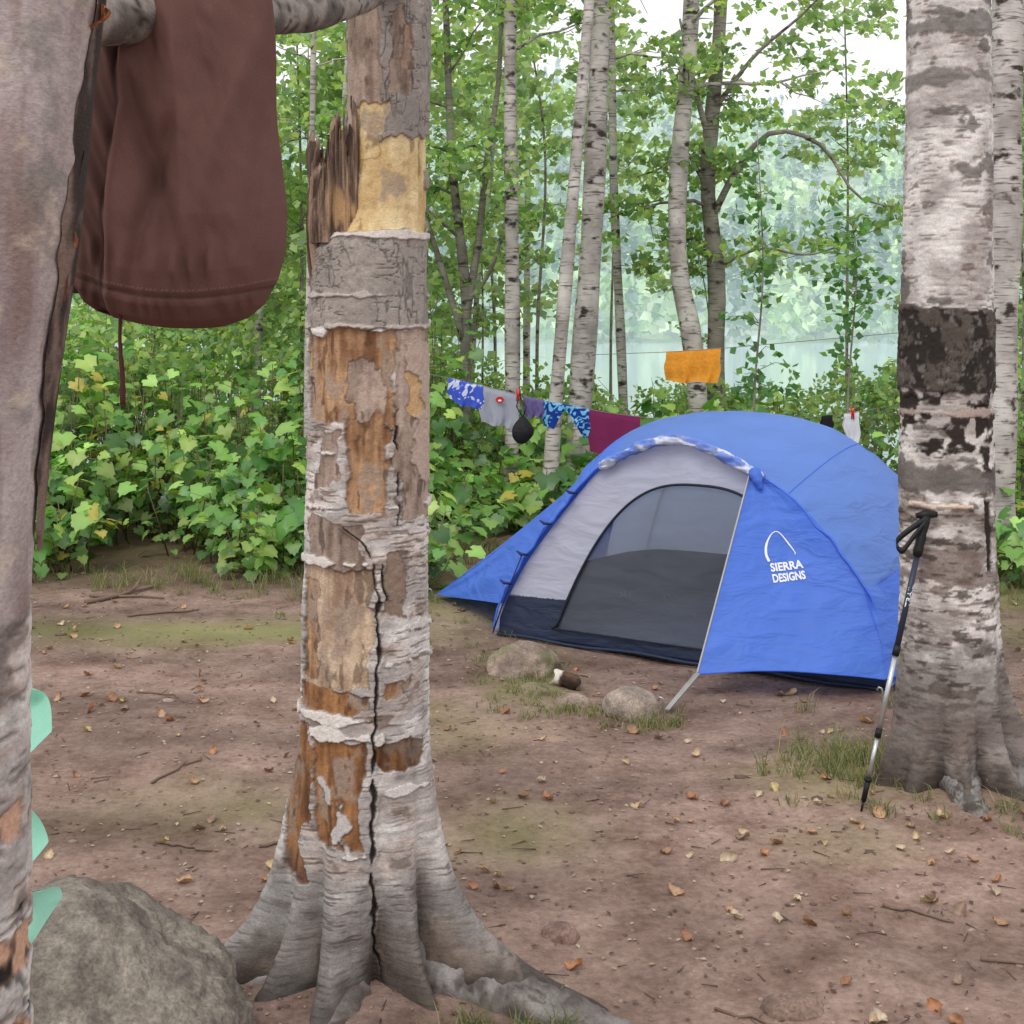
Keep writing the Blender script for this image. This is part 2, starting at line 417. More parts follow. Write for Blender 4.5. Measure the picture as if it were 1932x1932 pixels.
ex = [([(1.63, 11.5, 2.3), (1.85, 11.3, 2.75), (2.1, 11.2, 2.98), (2.45, 11.1, 2.85), (2.7, 11.0, 2.45), (3.0, 10.9, 2.35)], .032, .006, 1),
      ([(1.62, 11.5, 2.5), (1.4, 11.4, 2.85), (1.2, 11.3, 2.7), (1.0, 11.2, 2.62)], .022, .005, 1),
      ([(1.66, 11.5, 3.2), (1.95, 11.3, 3.6), (2.3, 11.2, 3.9), (2.6, 11.0, 4.2)], .022, .005, 0),
      ([(1.63, 11.5, 2.9), (1.5, 11.4, 3.3), (1.35, 11.3, 3.9)], .03, .01, 0),
      ([(1.67, 11.5, 1.9), (2.0, 11.3, 2.05), (2.4, 11.2, 2.0), (2.9, 11.1, 2.2)], .014, .004, 1)]
ge = tree_geo(path, .085, .03, 7, 1.9, 4.2, .9, rng, 2700, .075, .17, extra=ex, lpc=22, pale=.14)
place_tree('alder_tree', ge, path[0], M_dark_birch, 'grey branching tree with long crooked side limb')
path = [(-.36, 11, -.05), (-.37, 11, .9), (-.36, 11, 1.66), (-.46, 11, 2.6), (-.5, 11, 3.4), (-.55, 11, 5)]
ex = [([(-.36, 11, 1.5), (-.26, 11, 2.1), (-.2, 11, 2.7), (-.1, 11, 3.4), (-.08, 11, 4.3)], .035, .012, 1),
      ([(-.37, 11, 1.3), (-.55, 10.9, 1.9), (-.75, 10.9, 2.6), (-.85, 10.9, 3.6)], .03, .01, 1),
      ([(-.36, 11, 1.6), (-.15, 10.9, 1.9), (.02, 10.8, 2.5)], .022, .006, 1)]
ge = tree_geo(path, .055, .015, 10, 1.9, 4.8, 1.0, rng, 2500, .07, .2, extra=ex, lpc=22)
place_tree('alder_tree', ge, path[0], M_dark_birch, 'dark many-stemmed leafy tree in the undergrowth')
path = [(2.78, 8.1, -.05), (2.8, 8.1, 1), (2.84, 8.1, 2.2), (2.86, 8.1, 3.3), (2.9, 8.1, 6.5)]
ge = tree_geo(path, .12, .06, 5, 3.4, 6, 1.3, rng, 500, .06, .2)
place_tree('birch_tree', ge, path[0], M_birch, 'grey-white birch holding the end of the clothesline', 'tree', GB)
path = [(-.9, 8.9, -.05), (-.9, 8.9, 1.2), (-.88, 8.9, 2.4), (-.9, 8.9, 5)]
ge = tree_geo(path, .05, .02, 4, 2.6, 4.8, .8, rng, 400, .06, .2)
place_tree('birch_tree', ge, path[0], M_birch, 'thin birch with clothesline tied round it', 'tree', GB)
for (x, y, lean, r) in [(-1.38, 9.4, .05, .028), (-1.62, 11.5, .25, .04), (-2.2, 12, .1, .04), (.17, 17, .02, .055), (-.5, 14.5, .3, .035)]:
    path = [(x, y, -.1 if y < 14 else -1.2), (x+lean*.4, y, 1.5), (x+lean, y, 3.2), (x+lean*1.6, y, 6)]
    ge = tree_geo(path, r, r*.4, 6, 2.4, 5.5, .9, rng, 500, .075, .2, lpc=20)
    place_tree('birch_tree', ge, path[0], M_birch, 'young slim birch among green foliage', 'tree', GB)

rng = np.random.default_rng(23)
def und(h, limbs, leaves, ls, L, pale, loc, z0=.5, spread=.22, lpc=26):
    p = [(0, 0, -.05), (rng.normal()*.08, 0, h*.3), (rng.normal()*.15, 0, h*.65), (rng.normal()*.25, 0, h)]
    ge = tree_geo(p, .022, .006, limbs, z0, h*.95, L, rng, leaves, ls, spread, .6, pale=pale, twigs=2, lpc=lpc)
    e = place_tree('maple_sapling', ge, (0, 0, 0), M_dark_birch, 'leafy green understorey sapling', 'tree', 'leafy saplings around the clearing')
    e.location = loc; return e
P1 = und(4.4, 18, 4000, .085, 1.2, .16, (-1.9, 12.4, 0))
P2 = und(4.8, 20, 4200, .11, 1.4, .36, (-1.0, 14.8, -.4), lpc=30, spread=.26)
P3 = und(3.6, 12, 1500, .075, .9, .12, (-2.9, 10.6, 0), .5, .18)
P4 = und(5.4, 12, 1500, .10, 1.25, .30, (.25, 13.6, -.3), 2.5, .2)
for (P, x, y, r, sc) in [(P1, -3.3, 12.8, 1, 1), (P3, -1.45, 10.9, 3, .95), (P1, -2.7, 14.5, 4, 1.1), (P2, -3.9, 15.5, 5, 1.0), (P4, -.9, 12.0, 2.0, .9), (P3, -.25, 12.2, 1.4, .7),
        (P2, -2.4, 17, 2.2, 1.2), (P4, -.2, 16, 3.1, 1.1), (P2, -3.9, 20, 1.1, 1.3),
        (P1, 4.4, 11.5, 5.5, 1.05), (P3, 3.75, 9.8, .3, 1.0), (P1, 5.4, 14, 1.7, 1.1), (P3, 3.25, 8.9, .9, .72), (P3, 3.2, 11.6, 2.9, .75),
        (P4, 1.1, 15.6, 5.1, .95), (P3, 1.75, 12.3, .2, .60), (P4, 3.1, 13.0, 1.2, .85)]:
    copy_tree(P, (x, y, float(gz(x, y))), r, sc)
for (x, y, h, lb) in [(1.62, 9.4, 2.75, 'slender aspen sapling with round green leaves'), (2.2, 9.2, 2.15, 'small aspen sapling with dark round leaves')]:
    p = catmull([(x+.05, y, 0), (x, y, .9), (x+.06, y, 1.8), (x+.02, y, h)], 16); G = Geo(); G.tube(p, np.linspace(.011, .003, 16), 6)
    C = []
    for k in range(40):
        z = rng.uniform(.9, h); q = np.array([x+.03, y, z]); a = rng.random()*6.28; l = rng.uniform(.06, .24)
        qq = np.array([q, q+[math.cos(a)*l*.5, math.sin(a)*l*.5, .05], q+[math.cos(a)*l, math.sin(a)*l, .04]])
        G.tube(qq, [.003, .0022, .001], 4); C.append(qq[1:].repeat(3, 0))
    C = np.concatenate(C)+rng.normal(size=(40*6, 3))*.035
    Vv, F, cv = leafcloud(C, .062, rng, pal(rng, len(C), [s(98, 150, 84), s(80, 132, 72), s(125, 170, 92)]), .95, .3)
    place_tree('aspen_sapling', (G, (Vv, F, cv)), (x, y, 0), M_dark_birch, lb)

# ------------------------------------------------------------------ undergrowth with broad lobed leaves
ang = []; rad = []
for (a, r) in [(-90, .15), (-66, .66), (-40, .80), (-20, .66), (0, .90), (22, .74), (42, .72), (62, .88), (78, .84), (90, 1.05)]:
    ang.append(a); rad.append(r)
A_ = ang+[180-a for a in ang[1:-1][::-1]]; R_ = rad+[r for r in rad[1:-1][::-1]]
LT = np.array([[math.cos(math.radians(a))*r, math.sin(math.radians(a))*r] for a, r in zip(A_, R_)])*.55
def broad(C, N, T, sz, col):
    n = len(C); m = len(LT)
    N = N/np.linalg.norm(N, axis=1)[:, None]; T = T-(T*N).sum(1)[:, None]*N; T /= np.linalg.norm(T, axis=1)[:, None]; B = np.cross(N, T)
    rr = (LT**2).sum(1)
    pts = C[:, None]+sz[:, None, None]*(B[:, None]*LT[None, :, :1]+T[:, None]*LT[None, :, 1:]-N[:, None]*(rr*.6+np.abs(LT[:, 0])*-.28)[None, :, None])
    Vv = np.concatenate([C[:, None], pts], 1).reshape(-1, 3)
    i = np.arange(n)[:, None]*(m+1); j = np.arange(m)[None, :]
    F = np.stack([np.broadcast_to(i, (n, m)), i+1+j, i+1+(j+1) % m], -1).reshape(-1, 3)
    cc = np.repeat(col, m+1, axis=0).reshape(n, m+1, 3).copy(); cc[:, 0] *= 1.12; cc[:, 1:] *= .95
    return Vv, F, cc.reshape(-1, 3)

def undergrowth(name, pts, hfun, rng, label, lsz=(.08, .17), per=(8, 15)):
    G = Geo(); C = []; N = []; T = []; S = []; K = []
    cols = [s(132, 182, 84), s(106, 160, 72), s(156, 198, 100), s(80, 132, 60), s(172, 202, 98)]
    for (x, y) in pts:
        h = hfun(x, y)*rng.uniform(.45, 1.15); z0 = float(gz(x, y))
        tip = np.array([x+rng.normal()*.12, y+rng.normal()*.1-.05, z0+h]); b = np.array([x, y, z0])
        P = np.array([b, b*.5+tip*.5+rng.normal(size=3)*.02, tip])
        G.tube(P, [.005, .004, .003], 4, c=s(110, 98, 62))
        k = rng.integers(*per); tone = rng.uniform(.7, 1.2); ys = rng.random() < .06; ssz = rng.uniform(.7, 1.15)
        for q in range(k):
            f = 1-(rng.random()**1.1)*.92; a = rng.random()*6.28; l = rng.uniform(.05, .2)
            p = b+(tip-b)*f; d = np.array([math.cos(a), math.sin(a), 0]); c = p+d*l+[0, 0, rng.uniform(-.03, .08)]
            G.tube(np.array([p, c]), [.002, .0015], 3, c=s(120, 140, 70))
            C.append(c); N.append(np.array([0, -.30, 1.0])+d*.45+rng.normal(size=3)*.34); T.append(d+[0, 0, -.2]); S.append(rng.uniform(*lsz)*ssz*(.7+.4*f))
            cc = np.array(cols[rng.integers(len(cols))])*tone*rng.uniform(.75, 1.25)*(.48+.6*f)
            if ys and rng.random() < .5: cc = s(196, 184, 84)
            K.append(cc)
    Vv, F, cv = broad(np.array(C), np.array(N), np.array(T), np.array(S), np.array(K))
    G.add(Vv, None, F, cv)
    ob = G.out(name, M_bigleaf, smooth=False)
    lab(ob, label, 'undergrowth', kind='stuff'); return ob
rng = np.random.default_rng(5)
pts = []
while len(pts) < 600:
    x = rng.uniform(-4.6, -.45); y = rng.uniform(7.5, 11.4)
    edge = 8.1+.45*math.sin(x*2.3)+.25*math.sin(x*5.7+1)+rng.exponential(.12)-rng.random()*.15
    if y > edge and float(vn(x*1.6, y*1.6, 0, 77)) > .18: pts.append((x, y))
undergrowth('leafy_undergrowth', pts, lambda x, y: (.38+1.0*float(sst(8.0, 10.6, y)))*(.75+.5*float(vn(x*1.3, y*1.3, 0, 31))), rng, 'dense waist-high thicket of broad lobed green leaves')
pts = []
while len(pts) < 310:
    x = rng.uniform(-.7, 2.4); y = rng.uniform(9.2, 11.6)
    if y > 9.55+.25*math.sin(x*5)+rng.exponential(.1): pts.append((x, y))
undergrowth('leafy_undergrowth', pts, lambda x, y: (.34+.36*float(sst(9.4, 10.8, y)))*(.7+.6*float(vn(x*1.6, y*1.6, 0, 33))), rng, 'bright green broad-leaved ground cover behind the tent')
pts = [(rng.uniform(2.5, 5.2), rng.uniform(7.6, 10.5)) for _ in range(180)]
undergrowth('leafy_undergrowth', pts, lambda x, y: .40+.3*float(sst(7.6, 9.5, y)), rng, 'broad-leaved green plants behind the large birch')
n = 38000
X = rng.uniform(-4.5, 5.5, n); Y = rng.uniform(11, 14.2, n)
H = .78+.9*sst(.7, -2.0, X)+.3*sst(2.9, 3.8, X)+.5*(fbm(X*1.6, Y*1.6, 0, 3, 4)-.5)*2
Z = gz(X, Y)+H*rng.random(n)**.6
keep = fbm(X*3, Y*3, Z*3, 3, 8) > .48
C = np.stack([X, Y, Z], 1)[keep]; col = mixc(pal(rng, len(C), lo=.6, hi=1.15)*(.65+.5*(C[:, 2:3]/1.2).clip(0, 1)), s(200, 216, 188), np.full(len(C), .12))  # final mix pales the shrubs with painted haze
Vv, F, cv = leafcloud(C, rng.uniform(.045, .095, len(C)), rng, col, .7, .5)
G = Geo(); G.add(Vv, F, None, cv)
for k in range(120):
    x = rng.uniform(-4, 5); y = rng.uniform(11, 14); z = float(gz(x, y)); l = rng.uniform(.5, 1.0)
    G.tube(np.array([[x, y, z], [x+rng.normal()*.08, y, z+l*.5], [x+rng.normal()*.2, y, z+l]]), [.007, .005, .002], 4, c=s(130, 120, 105))
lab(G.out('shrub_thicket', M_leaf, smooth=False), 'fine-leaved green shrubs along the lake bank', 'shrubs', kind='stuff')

# ------------------------------------------------------------------ grass, pebbles, litter
def grass(name, spots, label):
    Vs = []; Cs = []
    for (cx, cy, rx, ry, n, h) in spots:
        nc = max(4, n//22); ccx = cx+RNG.normal(size=nc)*rx; ccy = cy+RNG.normal(size=nc)*ry; k = RNG.integers(nc, size=n)
        x = ccx[k]+RNG.normal(size=n)*.02; y = ccy[k]+RNG.normal(size=n)*.02; z = gz(x, y)
        b = np.stack([x, y, z], 1); a = RNG.random(n)*6.28; w = .0018
        hh = h*RNG.uniform(.3, 1.2, n); ln = RNG.uniform(.2, 1.4, n)*hh; b2 = RNG.random(n)*6.28
        sd = np.stack([np.cos(a), np.sin(a), a*0], 1)*w
        ld = np.stack([np.cos(b2), np.sin(b2), a*0], 1)
        m = b+ld*(ln*.35)[:, None]+np.stack([a*0, a*0, hh*.6], 1)
        t = b+ld*ln[:, None]+np.stack([a*0, a*0, hh*.8], 1)
        Vs.append(np.stack([b-sd, b+sd, m+sd*.7, m-sd*.7, t], 1).reshape(-1, 3))
        c = np.array([s(118, 136, 76), s(134, 146, 90), s(172, 160, 122), s(160, 145, 112), s(95, 118, 62)])[RNG.integers(5, size=n)]*RNG.uniform(.7, 1.1, (n, 1))
        Cs.append(np.repeat(c, 5, axis=0))
    Vv = np.concatenate(Vs); i = np.arange(len(Vv)//5)*5
    ob = build(name, Vv, [np.stack([i, i+1, i+2, i+3], 1), np.stack([i+3, i+2, i+4], 1)], M_leaf, col=np.concatenate(Cs), smooth=False)
    lab(ob, label, 'grass', kind='stuff')
grass('grass_tufts', [(1.15, 4.62, .12, .12, 620, .12), (1.25, 4.25, .2, .1, 260, .05), (1.75, 4.2, .14, .08, 260, .06), (.28, 5.36, .16, .06, 560, .045), (.52, 5.22, .1, .05, 420, .045), (.0, 5.8, .1, .25, 460, .05),
     (-.05, 6.4, .15, .4, 300, .05), (-1.3, 7.9, .9, .2, 1300, .12), (-.9, 7.4, .7, .3, 500, .05), (.1, 8.9, .7, .4, 1500, .1), (.05, 2.93, .06, .04, 260, .07), (-.12, 2.9, .05, .03, 90, .05), (1.55, 5.35, .2, .08, 160, .10), (2.6, 7.2, .5, .4, 1300, .15), (-2.4, 8.0, .6, .2, 500, .1)],
     'thin green and dry grass tufts on the soil')

def ico(sub=1):
    bpy.ops.mesh.primitive_ico_sphere_add(subdivisions=sub, radius=1); o = bpy.context.object
    V = np.array([v.co[:] for v in o.data.vertices]); F = np.array([p.vertices[:] for p in o.data.polygons])
    bpy.data.objects.remove(o); return V, F
IV, IF = ico()
G = Geo(); n = 1600
py = 2.4+RNG.random(n)**1.2*6; px = (RNG.random(n)-.5)*.85*py
zz = gz(px, py)
for i in range(n):
    r = RNG.uniform(.002, .008)*(1.0 if RNG.random() > .05 else 2.8)
    G.add(IV*r*[RNG.uniform(.8, 1.5), RNG.uniform(.8, 1.3), .6]*(1+RNG.normal(size=(len(IV), 1))*.12)+[px[i], py[i], zz[i]], None, IF, s(*[(140, 118, 108), (116, 96, 87), (155, 138, 130), (102, 84, 75)][RNG.integers(4)]))
lab(G.out('pebbles', M_vfine), 'small pebbles scattered over the packed soil', 'pebbles', kind='stuff')
n = 6500
y = 2.4+RNG.random(n)**.9*7; x = (RNG.random(n)-.5)*.9*y
C = np.stack([x, y, gz(x, y)+.004], 1)
col = np.array([s(136, 108, 88), s(104, 80, 67), s(162, 138, 114), s(86, 67, 57), s(176, 158, 138)])[RNG.integers(5, size=n)]
Vv, F, cv = leafcloud(C, RNG.uniform(.006, .022, n), RNG, col, .6, 3.0)
G = Geo(); G.add(Vv, F, None, cv)
for i in range(600):
    y = 2.4+RNG.random()**.9*6; x = (RNG.random()-.5)*.85*y; a = RNG.random()*6.28; l = RNG.uniform(.015, .07); z = float(gz(x, y))+.003
    G.tube(np.array([[x, y, z], [x+math.cos(a)*l, y+math.sin(a)*l, z+.002]]), [.0018, .001], 4, c=s(88, 70, 60))
lab(G.out('leaf_litter', M_dry, smooth=False), 'fine brown leaf and twig fragments on soil', 'leaf litter', kind='stuff')

def leafmesh(k, base):
    r = np.random.default_rng(k); nu, nv = 9, 5
    V = []; Cc = []
    for i in range(nu):
        t = i/(nu-1); w = math.sin(math.pi*min(1, t*.9+.06))**.8*.36*(1+.16*r.normal())
        for j in range(nv):
            q = (j/(nv-1)-.5)*2
            V.append((t-.5, q*w, .16*abs(q)**1.5*(1+.8*math.sin(t*5+k))+.18*(2*t-1)**2*(.5+.5*math.sin(k*2))+.03*r.normal()))
            Cc.append(base*(.75+.4*r.random())*(1.15 if j == 2 else 1)*(1-.25*abs(q)**3))
    me = build('x', V, grid_faces(nu, nv), M_dry, col=np.array(Cc)); m = me.data; bpy.data.objects.remove(me); return m
bases = [s(190, 152, 118), s(166, 128, 98), s(202, 174, 140), s(156, 112, 82), s(194, 176, 150), s(146, 120, 102), s(190, 168, 118), s(178, 124, 88)]
LM = [leafmesh(k, bases[k % 8]) for k in range(16)]
tent_c = np.array([1.10, 6.74]); cnt = 0
LAB = ['curled tan dry leaf on packed soil', 'brown fallen leaf lying on soil', 'pale beige curled leaf on soil', 'rusty brown leaf on the ground', 'light buff dry leaf on soil', 'dull brown withered leaf on soil', 'dull yellow fallen leaf on soil', 'orange-brown dry leaf on soil']
while cnt < 270:
    y = 2.6+RNG.random()**.9*4.9; x = (RNG.random()-.46)*.76*y
    if RNG.random() < .2: x = 1.4+RNG.normal()*.5; y = 4.2+RNG.normal()*.5
    d = np.array([x, y])-tent_c; u = d[0]*.84-d[1]*.54; v = d[0]*.54+d[1]*.84
    if abs(u) < 1.0 and -.85 < v < .9: continue
    if (x+.33)**2+(y-3.2)**2 < .09 or (x-1.4)**2+(y-4.5)**2 < .06: continue
    k = int(RNG.integers(16)); o = bpy.data.objects.new('fallen_leaf', LM[k]); COL.objects.link(o)
    sc = RNG.uniform(.026, .050)*(1.0 if RNG.random() > .06 else 1.4); o.scale = (sc, sc, sc)
    o.location = (x, y, float(gz(x, y))+.005); o.rotation_euler = (RNG.normal()*.35, RNG.normal()*.35, RNG.random()*6.28)
    lab(o, LAB[k % 8], 'leaf', 'fallen leaves scattered over the ground'); cnt += 1
for (x0, y0, x1, y1, r) in [(-2.2, 7.3, -1.95, 7.75, .014), (-2.25, 7.5, -1.85, 7.45, .01), (-1.02, 4.05, -.86, 3.98, .006), (-.72, 4.0, -.55, 4.1, .006), (-1.15, 4.5, -1.05, 4.75, .005), (.95, 3.6, 1.1, 3.5, .005), (1.1, 3.3, 1.32, 3.25, .006), (-1.9, 7.0, -1.6, 7.15, .008), (.45, 3.1, .6, 3.0, .004), (-1.5, 5.6, -1.3, 5.5, .005), (1.15, 2.9, 1.2, 3.15, .005)]:
    t = np.linspace(0, 1, 8)[:, None]; P = np.array([x0, y0, 0])*(1-t)+np.array([x1, y1, 0])*t
    P[:, :2] += RNG.normal(size=(8, 2))*.006; P[:, 2] = gz(P[:, 0], P[:, 1])+r*.9
    G = Geo(); G.tube(P, np.linspace(r, r*.5, 8), 7, c=s(120, 100, 88))
    G.tube(np.array([P[4], P[4]+[r*4, r*5, r*2]]), [r*.5, r*.2], 5, c=s(110, 92, 80))
    lab(G.out('stick', M_bark), 'short dead stick lying on the soil', 'stick', 'dead sticks on the ground')

def rock(name, loc, sc, seed, base, label, sub=5, rotz=0, mossy=0, rough=.0, lump=.20):
    V, F = ico(sub)
    d = 1+.40*(fbm(V[:, 0]*1.1+seed, V[:, 1]*1.1, V[:, 2]*1.1, 2, seed)-.5)+lump*(fbm(V[:, 0]*4, V[:, 1]*4, V[:, 2]*4+seed, 4, seed)-.5)+rough*(fbm(V[:, 0]*26, V[:, 1]*26, V[:, 2]*26, 4, seed)-.5)
    V = V*d[:, None]*np.array(sc)
    n = fbm(V[:, 0]*14, V[:, 1]*14, V[:, 2]*14, 5, seed); n2 = fbm(V[:, 0]*120, V[:, 1]*120, V[:, 2]*120, 3, seed)
    c = mixc(np.array(base)*.66, np.array(base)*1.22, sst(.3, .7, n))*(.6+.8*n2)[:, None]
    c = mixc(c, np.array(base)*.45, .5*sst(.60, .68, fbm(V[:, 0]*30, V[:, 1]*30, V[:, 2]*30, 4, seed+1)))
    if mossy: c = mixc(c, s(104, 112, 66), mossy*sst(.5, .65, fbm(V[:, 0]*9, V[:, 1]*9, 0, 4, seed+3)))
    ob = build(name, V, F, M_rock, col=c, loc=loc); ob.rotation_euler = (0, 0, rotz)
    return lab(ob, label, 'rock')
rock('boulder', (-.95, 2.74, .0), (.44, .42, .33), 4, s(126, 118, 108), 'large grey granular boulder beside the peeled birch', 7, .3, .0, .06, .16)
rock('rock', (.05, 6.0, -.01), (.16, .15, .105), 8, s(148, 130, 118), 'pinkish-grey rock half buried beside the tent', 5, .5, .5, .03)
rock('rock', (.455, 5.36, .01), (.115, .09, .085), 15, s(152, 138, 127), 'rounded tan-grey rock near the tent strap', 5, .2, .1, .015, .08)
rock('rock', (.24, 5.46, -.01), (.075, .06, .045), 19, s(145, 128, 116), 'small flat stone in a line of rocks', 4)
rock('rock', (.09, 5.62, -.01), (.07, .06, .045), 23, s(145, 125, 112), 'small mossy stone in a line of rocks', 4, 0, .5)
rock('rock', (.12, 3.42, -.01), (.05, .045, .035), 29, s(128, 105, 95), 'small brown stone beside the tree root', 4)
rock('rock', (.62, 3.1, -.03), (.07, .06, .03), 33, s(135, 112, 100), 'flat brown stone embedded in the soil', 4)
rock('rock', (1.0, 3.95, -.03), (.07, .07, .03), 35, s(120, 98, 88), 'low earthy stone embedded in the soil', 4)

th = np.linspace(.3, 4.2, 24); L = np.linspace(-.06, .06, 15)
TH, LL = np.meshgrid(th, L); rr = .026+.004*TH
V = np.stack([LL+.012*np.sin(TH*3), rr*np.cos(TH), rr*.8*np.sin(TH)], -1).reshape(-1, 3)
V += ((fbm(V[:, 0]*30, V[:, 1]*30, V[:, 2]*30, 3, 2)-.5)*.02)[:, None]
cc = mixc(np.broadcast_to(s(52, 38, 32), (len(V), 3)), s(205, 196, 186), sst(-.025, -.035, V[:, 0])); cc = mixc(cc, s(110, 80, 58), .6*sst(.5, .65, fbm(V[:, 0]*40, V[:, 1]*40, 0, 3, 6)))
o = build('curled_birch_bark', V, grid_faces(15, 24), M_bark, col=cc, loc=(.235, 5.72, .025)); o.rotation_euler = (0.3, .1, -.6)
lab(o, 'dark curled strip of birch bark by the rocks', 'bark')

# ------------------------------------------------------------------ painted birches
def birch_paint(P, seed, pinkish=.3):
    x, y, z = P[:, 0], P[:, 1], P[:, 2]
    wz = z+.02*fbm(x*12, y*12, z*6, 3, seed+9)
    n1 = fbm(x*9, y*9, z*9, 5, seed); n2 = fbm(x*16, y*16, wz*110, 4, seed+1); n3 = fbm(x*20, y*20, wz*230, 2, seed+2); n4 = fbm(x*14, y*14, z*26, 5, seed+5)
    c = mixc(np.broadcast_to(s(168, 159, 155), P.shape), s(218, 212, 208), sst(.36, .62, n1))
    c = mixc(c, s(196, 174, 162), pinkish*sst(.5, .68, n4))
    c = c*(.86+.24*sst(.3, .7, n2))[:, None]
    c = mixc(c, s(120, 106, 98), .8*sst(.60, .70, n3)*sst(.38, .55, vn(x*9, y*9, z*9, seed+8)))
    c = mixc(c, s(96, 84, 76), .65*sst(.64, .72, n4))
    disp = .0035*(n2-.5)-.002*sst(.63, .7, n3)
    return c, disp
def wood_paint(P, a, b, seed, ax=70, az=7):
    x, y, z = P[:, 0], P[:, 1], P[:, 2]
    n = fbm(x*ax, y*ax, z*az, 4, seed); m = fbm(x*16, y*16, z*12, 5, seed+3)
    c = mixc(np.broadcast_to(a, P.shape), b, sst(.32, .68, n*.45+m*.55))
    c = mixc(c, s(158, 140, 126), .75*sst(.52, .62, fbm(x*22, y*22, z*14, 5, seed+7)))
    c = mixc(c, np.asarray(a)*.45, .7*sst(.62, .70, fbm(x*50, y*50, z*18, 4, seed+8)))
    return c
def crack_paint(P, base, seed):
    x, y, z = P[:, 0], P[:, 1], P[:, 2]
    r1 = np.abs(fbm(x*38, y*38, z*10, 3, seed)-.5); r2 = np.abs(fbm(x*10, y*10, z*50, 3, seed+2)-.5)
    k = np.maximum(1-sst(0, .028, r1), (1-sst(0, .022, r2)))*sst(.3, .5, fbm(x*12, y*12, z*12, 3, seed+11))
    n = fbm(x*12, y*12, z*12, 5, seed+4); n2 = fbm(x*90, y*90, z*60, 3, seed+5)
    c = base*(.55+.6*n+.3*n2)[:, None]
    return mixc(c, np.asarray(base)*.35, k*.8), -.003*k+.004*(n-.5)

ZT = 2.225
nz_, nth = 1150, 380
z1 = np.linspace(-.12, ZT, nz_); th = np.pi/2+np.linspace(0, 2*np.pi, nth, endpoint=False)
TH, ZZ = np.meshgrid(th, z1)
cx = np.interp(z1, [0, .29, .77, 1.13, 1.5, 1.655, 1.74, 2.0, 2.25], [-.337, -.337, -.337, -.332, -.326, -.322, -.292, -.287, -.282])
rr = np.interp(z1, [-.1, 0, .29, .41, .6, .77, 1.13, 1.5, 1.655, 1.74, 2.0, 2.25], [.165, .162, .158, .152, .144, .142, .141, .140, .131, .102, .097, .101])
R = np.repeat(rr[:, None], nth, 1)
def lobe(t0, A, dec, w):
    d = np.abs((TH-t0+np.pi) % (2*np.pi)-np.pi)
    zc = np.clip(ZZ, -.1, 9)
    return A*np.exp(-zc/dec)*np.exp(-(d/w)**2)
R = R+lobe(math.radians(-14), .36, .135, .30)+lobe(math.radians(188), .30, .14, .30)+lobe(math.radians(-104), .14, .12, .20)+lobe(math.radians(-140), .13, .11, .16)+lobe(math.radians(-48), .12, .10, .13)+lobe(math.radians(90), .15, .15, .5)
R = R-lobe(math.radians(-70), .07, .20, .15)-lobe(math.radians(-33), .08, .16, .10)-lobe(math.radians(-122), .06, .16, .10)-lobe(math.radians(-158), .05, .14, .10)
R = R+.016*(fbm(np.cos(TH)*2, np.sin(TH)*2, ZZ*2.6, 3, 40)-.5)*2+.04*(fbm(np.cos(TH)*5, np.sin(TH)*5, ZZ*1.6, 4, 41)-.5)*sst(.45, .0, ZZ)
P0 = np.stack([cx[:, None]+R*np.cos(TH), 3.2+R*np.sin(TH), ZZ], -1).reshape(-1, 3)
x = P0[:, 0]; y = P0[:, 1]; z = P0[:, 2]
THf = (np.degrees(TH.ravel())+180) % 360-180
xc = (x+.331)/.0012075*.1; zc = z*100.0
wob = (fbm(x*34, y*34, z*30, 5, 50)-.5)*7.0; wob2 = (fbm(x*9, y*9, z*9, 3, 51)-.5)*9.0
def zone(x0, x1, z0, z1, soft=.35, w=1.0):
    d = np.minimum(np.minimum((xc-x0)*1.2, (x1-xc)*1.2), np.minimum(zc-z0, z1-zc))+(wob+wob2)*.5*w
    return sst(0, soft, d)
C0, D0 = birch_paint(P0, 60, .5)
def put(mask, col, disp):
    global C0, D0
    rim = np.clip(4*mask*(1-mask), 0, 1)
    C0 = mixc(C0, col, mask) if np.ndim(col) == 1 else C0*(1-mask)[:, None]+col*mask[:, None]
    C0 = C0*(1-.45*rim)[:, None]  # shadow edge painted around each patch
    D0 = D0*(1-mask)+disp*mask
gb, gd = crack_paint(P0, s(152, 143, 136), 70)
w_or = wood_paint(P0, s(124, 86, 60), s(194, 156, 120), 71)
w_tan = wood_paint(P0, s(146, 118, 98), s(204, 180, 154), 73)
w_yel = wood_paint(P0, s(196, 164, 112), s(230, 210, 168), 75, 30, 9)
w_pk = wood_paint(P0, s(126, 106, 94), s(186, 164, 150), 77)
w_dk = wood_paint(P0, s(104, 68, 46), s(172, 124, 82), 79)
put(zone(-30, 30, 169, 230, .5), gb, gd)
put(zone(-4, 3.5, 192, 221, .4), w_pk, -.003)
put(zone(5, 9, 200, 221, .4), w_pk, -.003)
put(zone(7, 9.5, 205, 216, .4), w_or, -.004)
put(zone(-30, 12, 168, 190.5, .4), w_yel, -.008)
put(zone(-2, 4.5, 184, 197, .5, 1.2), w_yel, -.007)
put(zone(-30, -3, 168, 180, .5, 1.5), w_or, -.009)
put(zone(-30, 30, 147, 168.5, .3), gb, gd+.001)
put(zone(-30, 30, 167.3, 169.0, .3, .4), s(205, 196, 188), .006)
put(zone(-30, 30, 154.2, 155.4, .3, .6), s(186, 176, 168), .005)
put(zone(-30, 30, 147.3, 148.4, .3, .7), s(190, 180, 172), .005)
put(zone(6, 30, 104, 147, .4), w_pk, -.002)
put(zone(9, 30, 112, 143, .5, 1.4), s(186, 166, 152), .001)
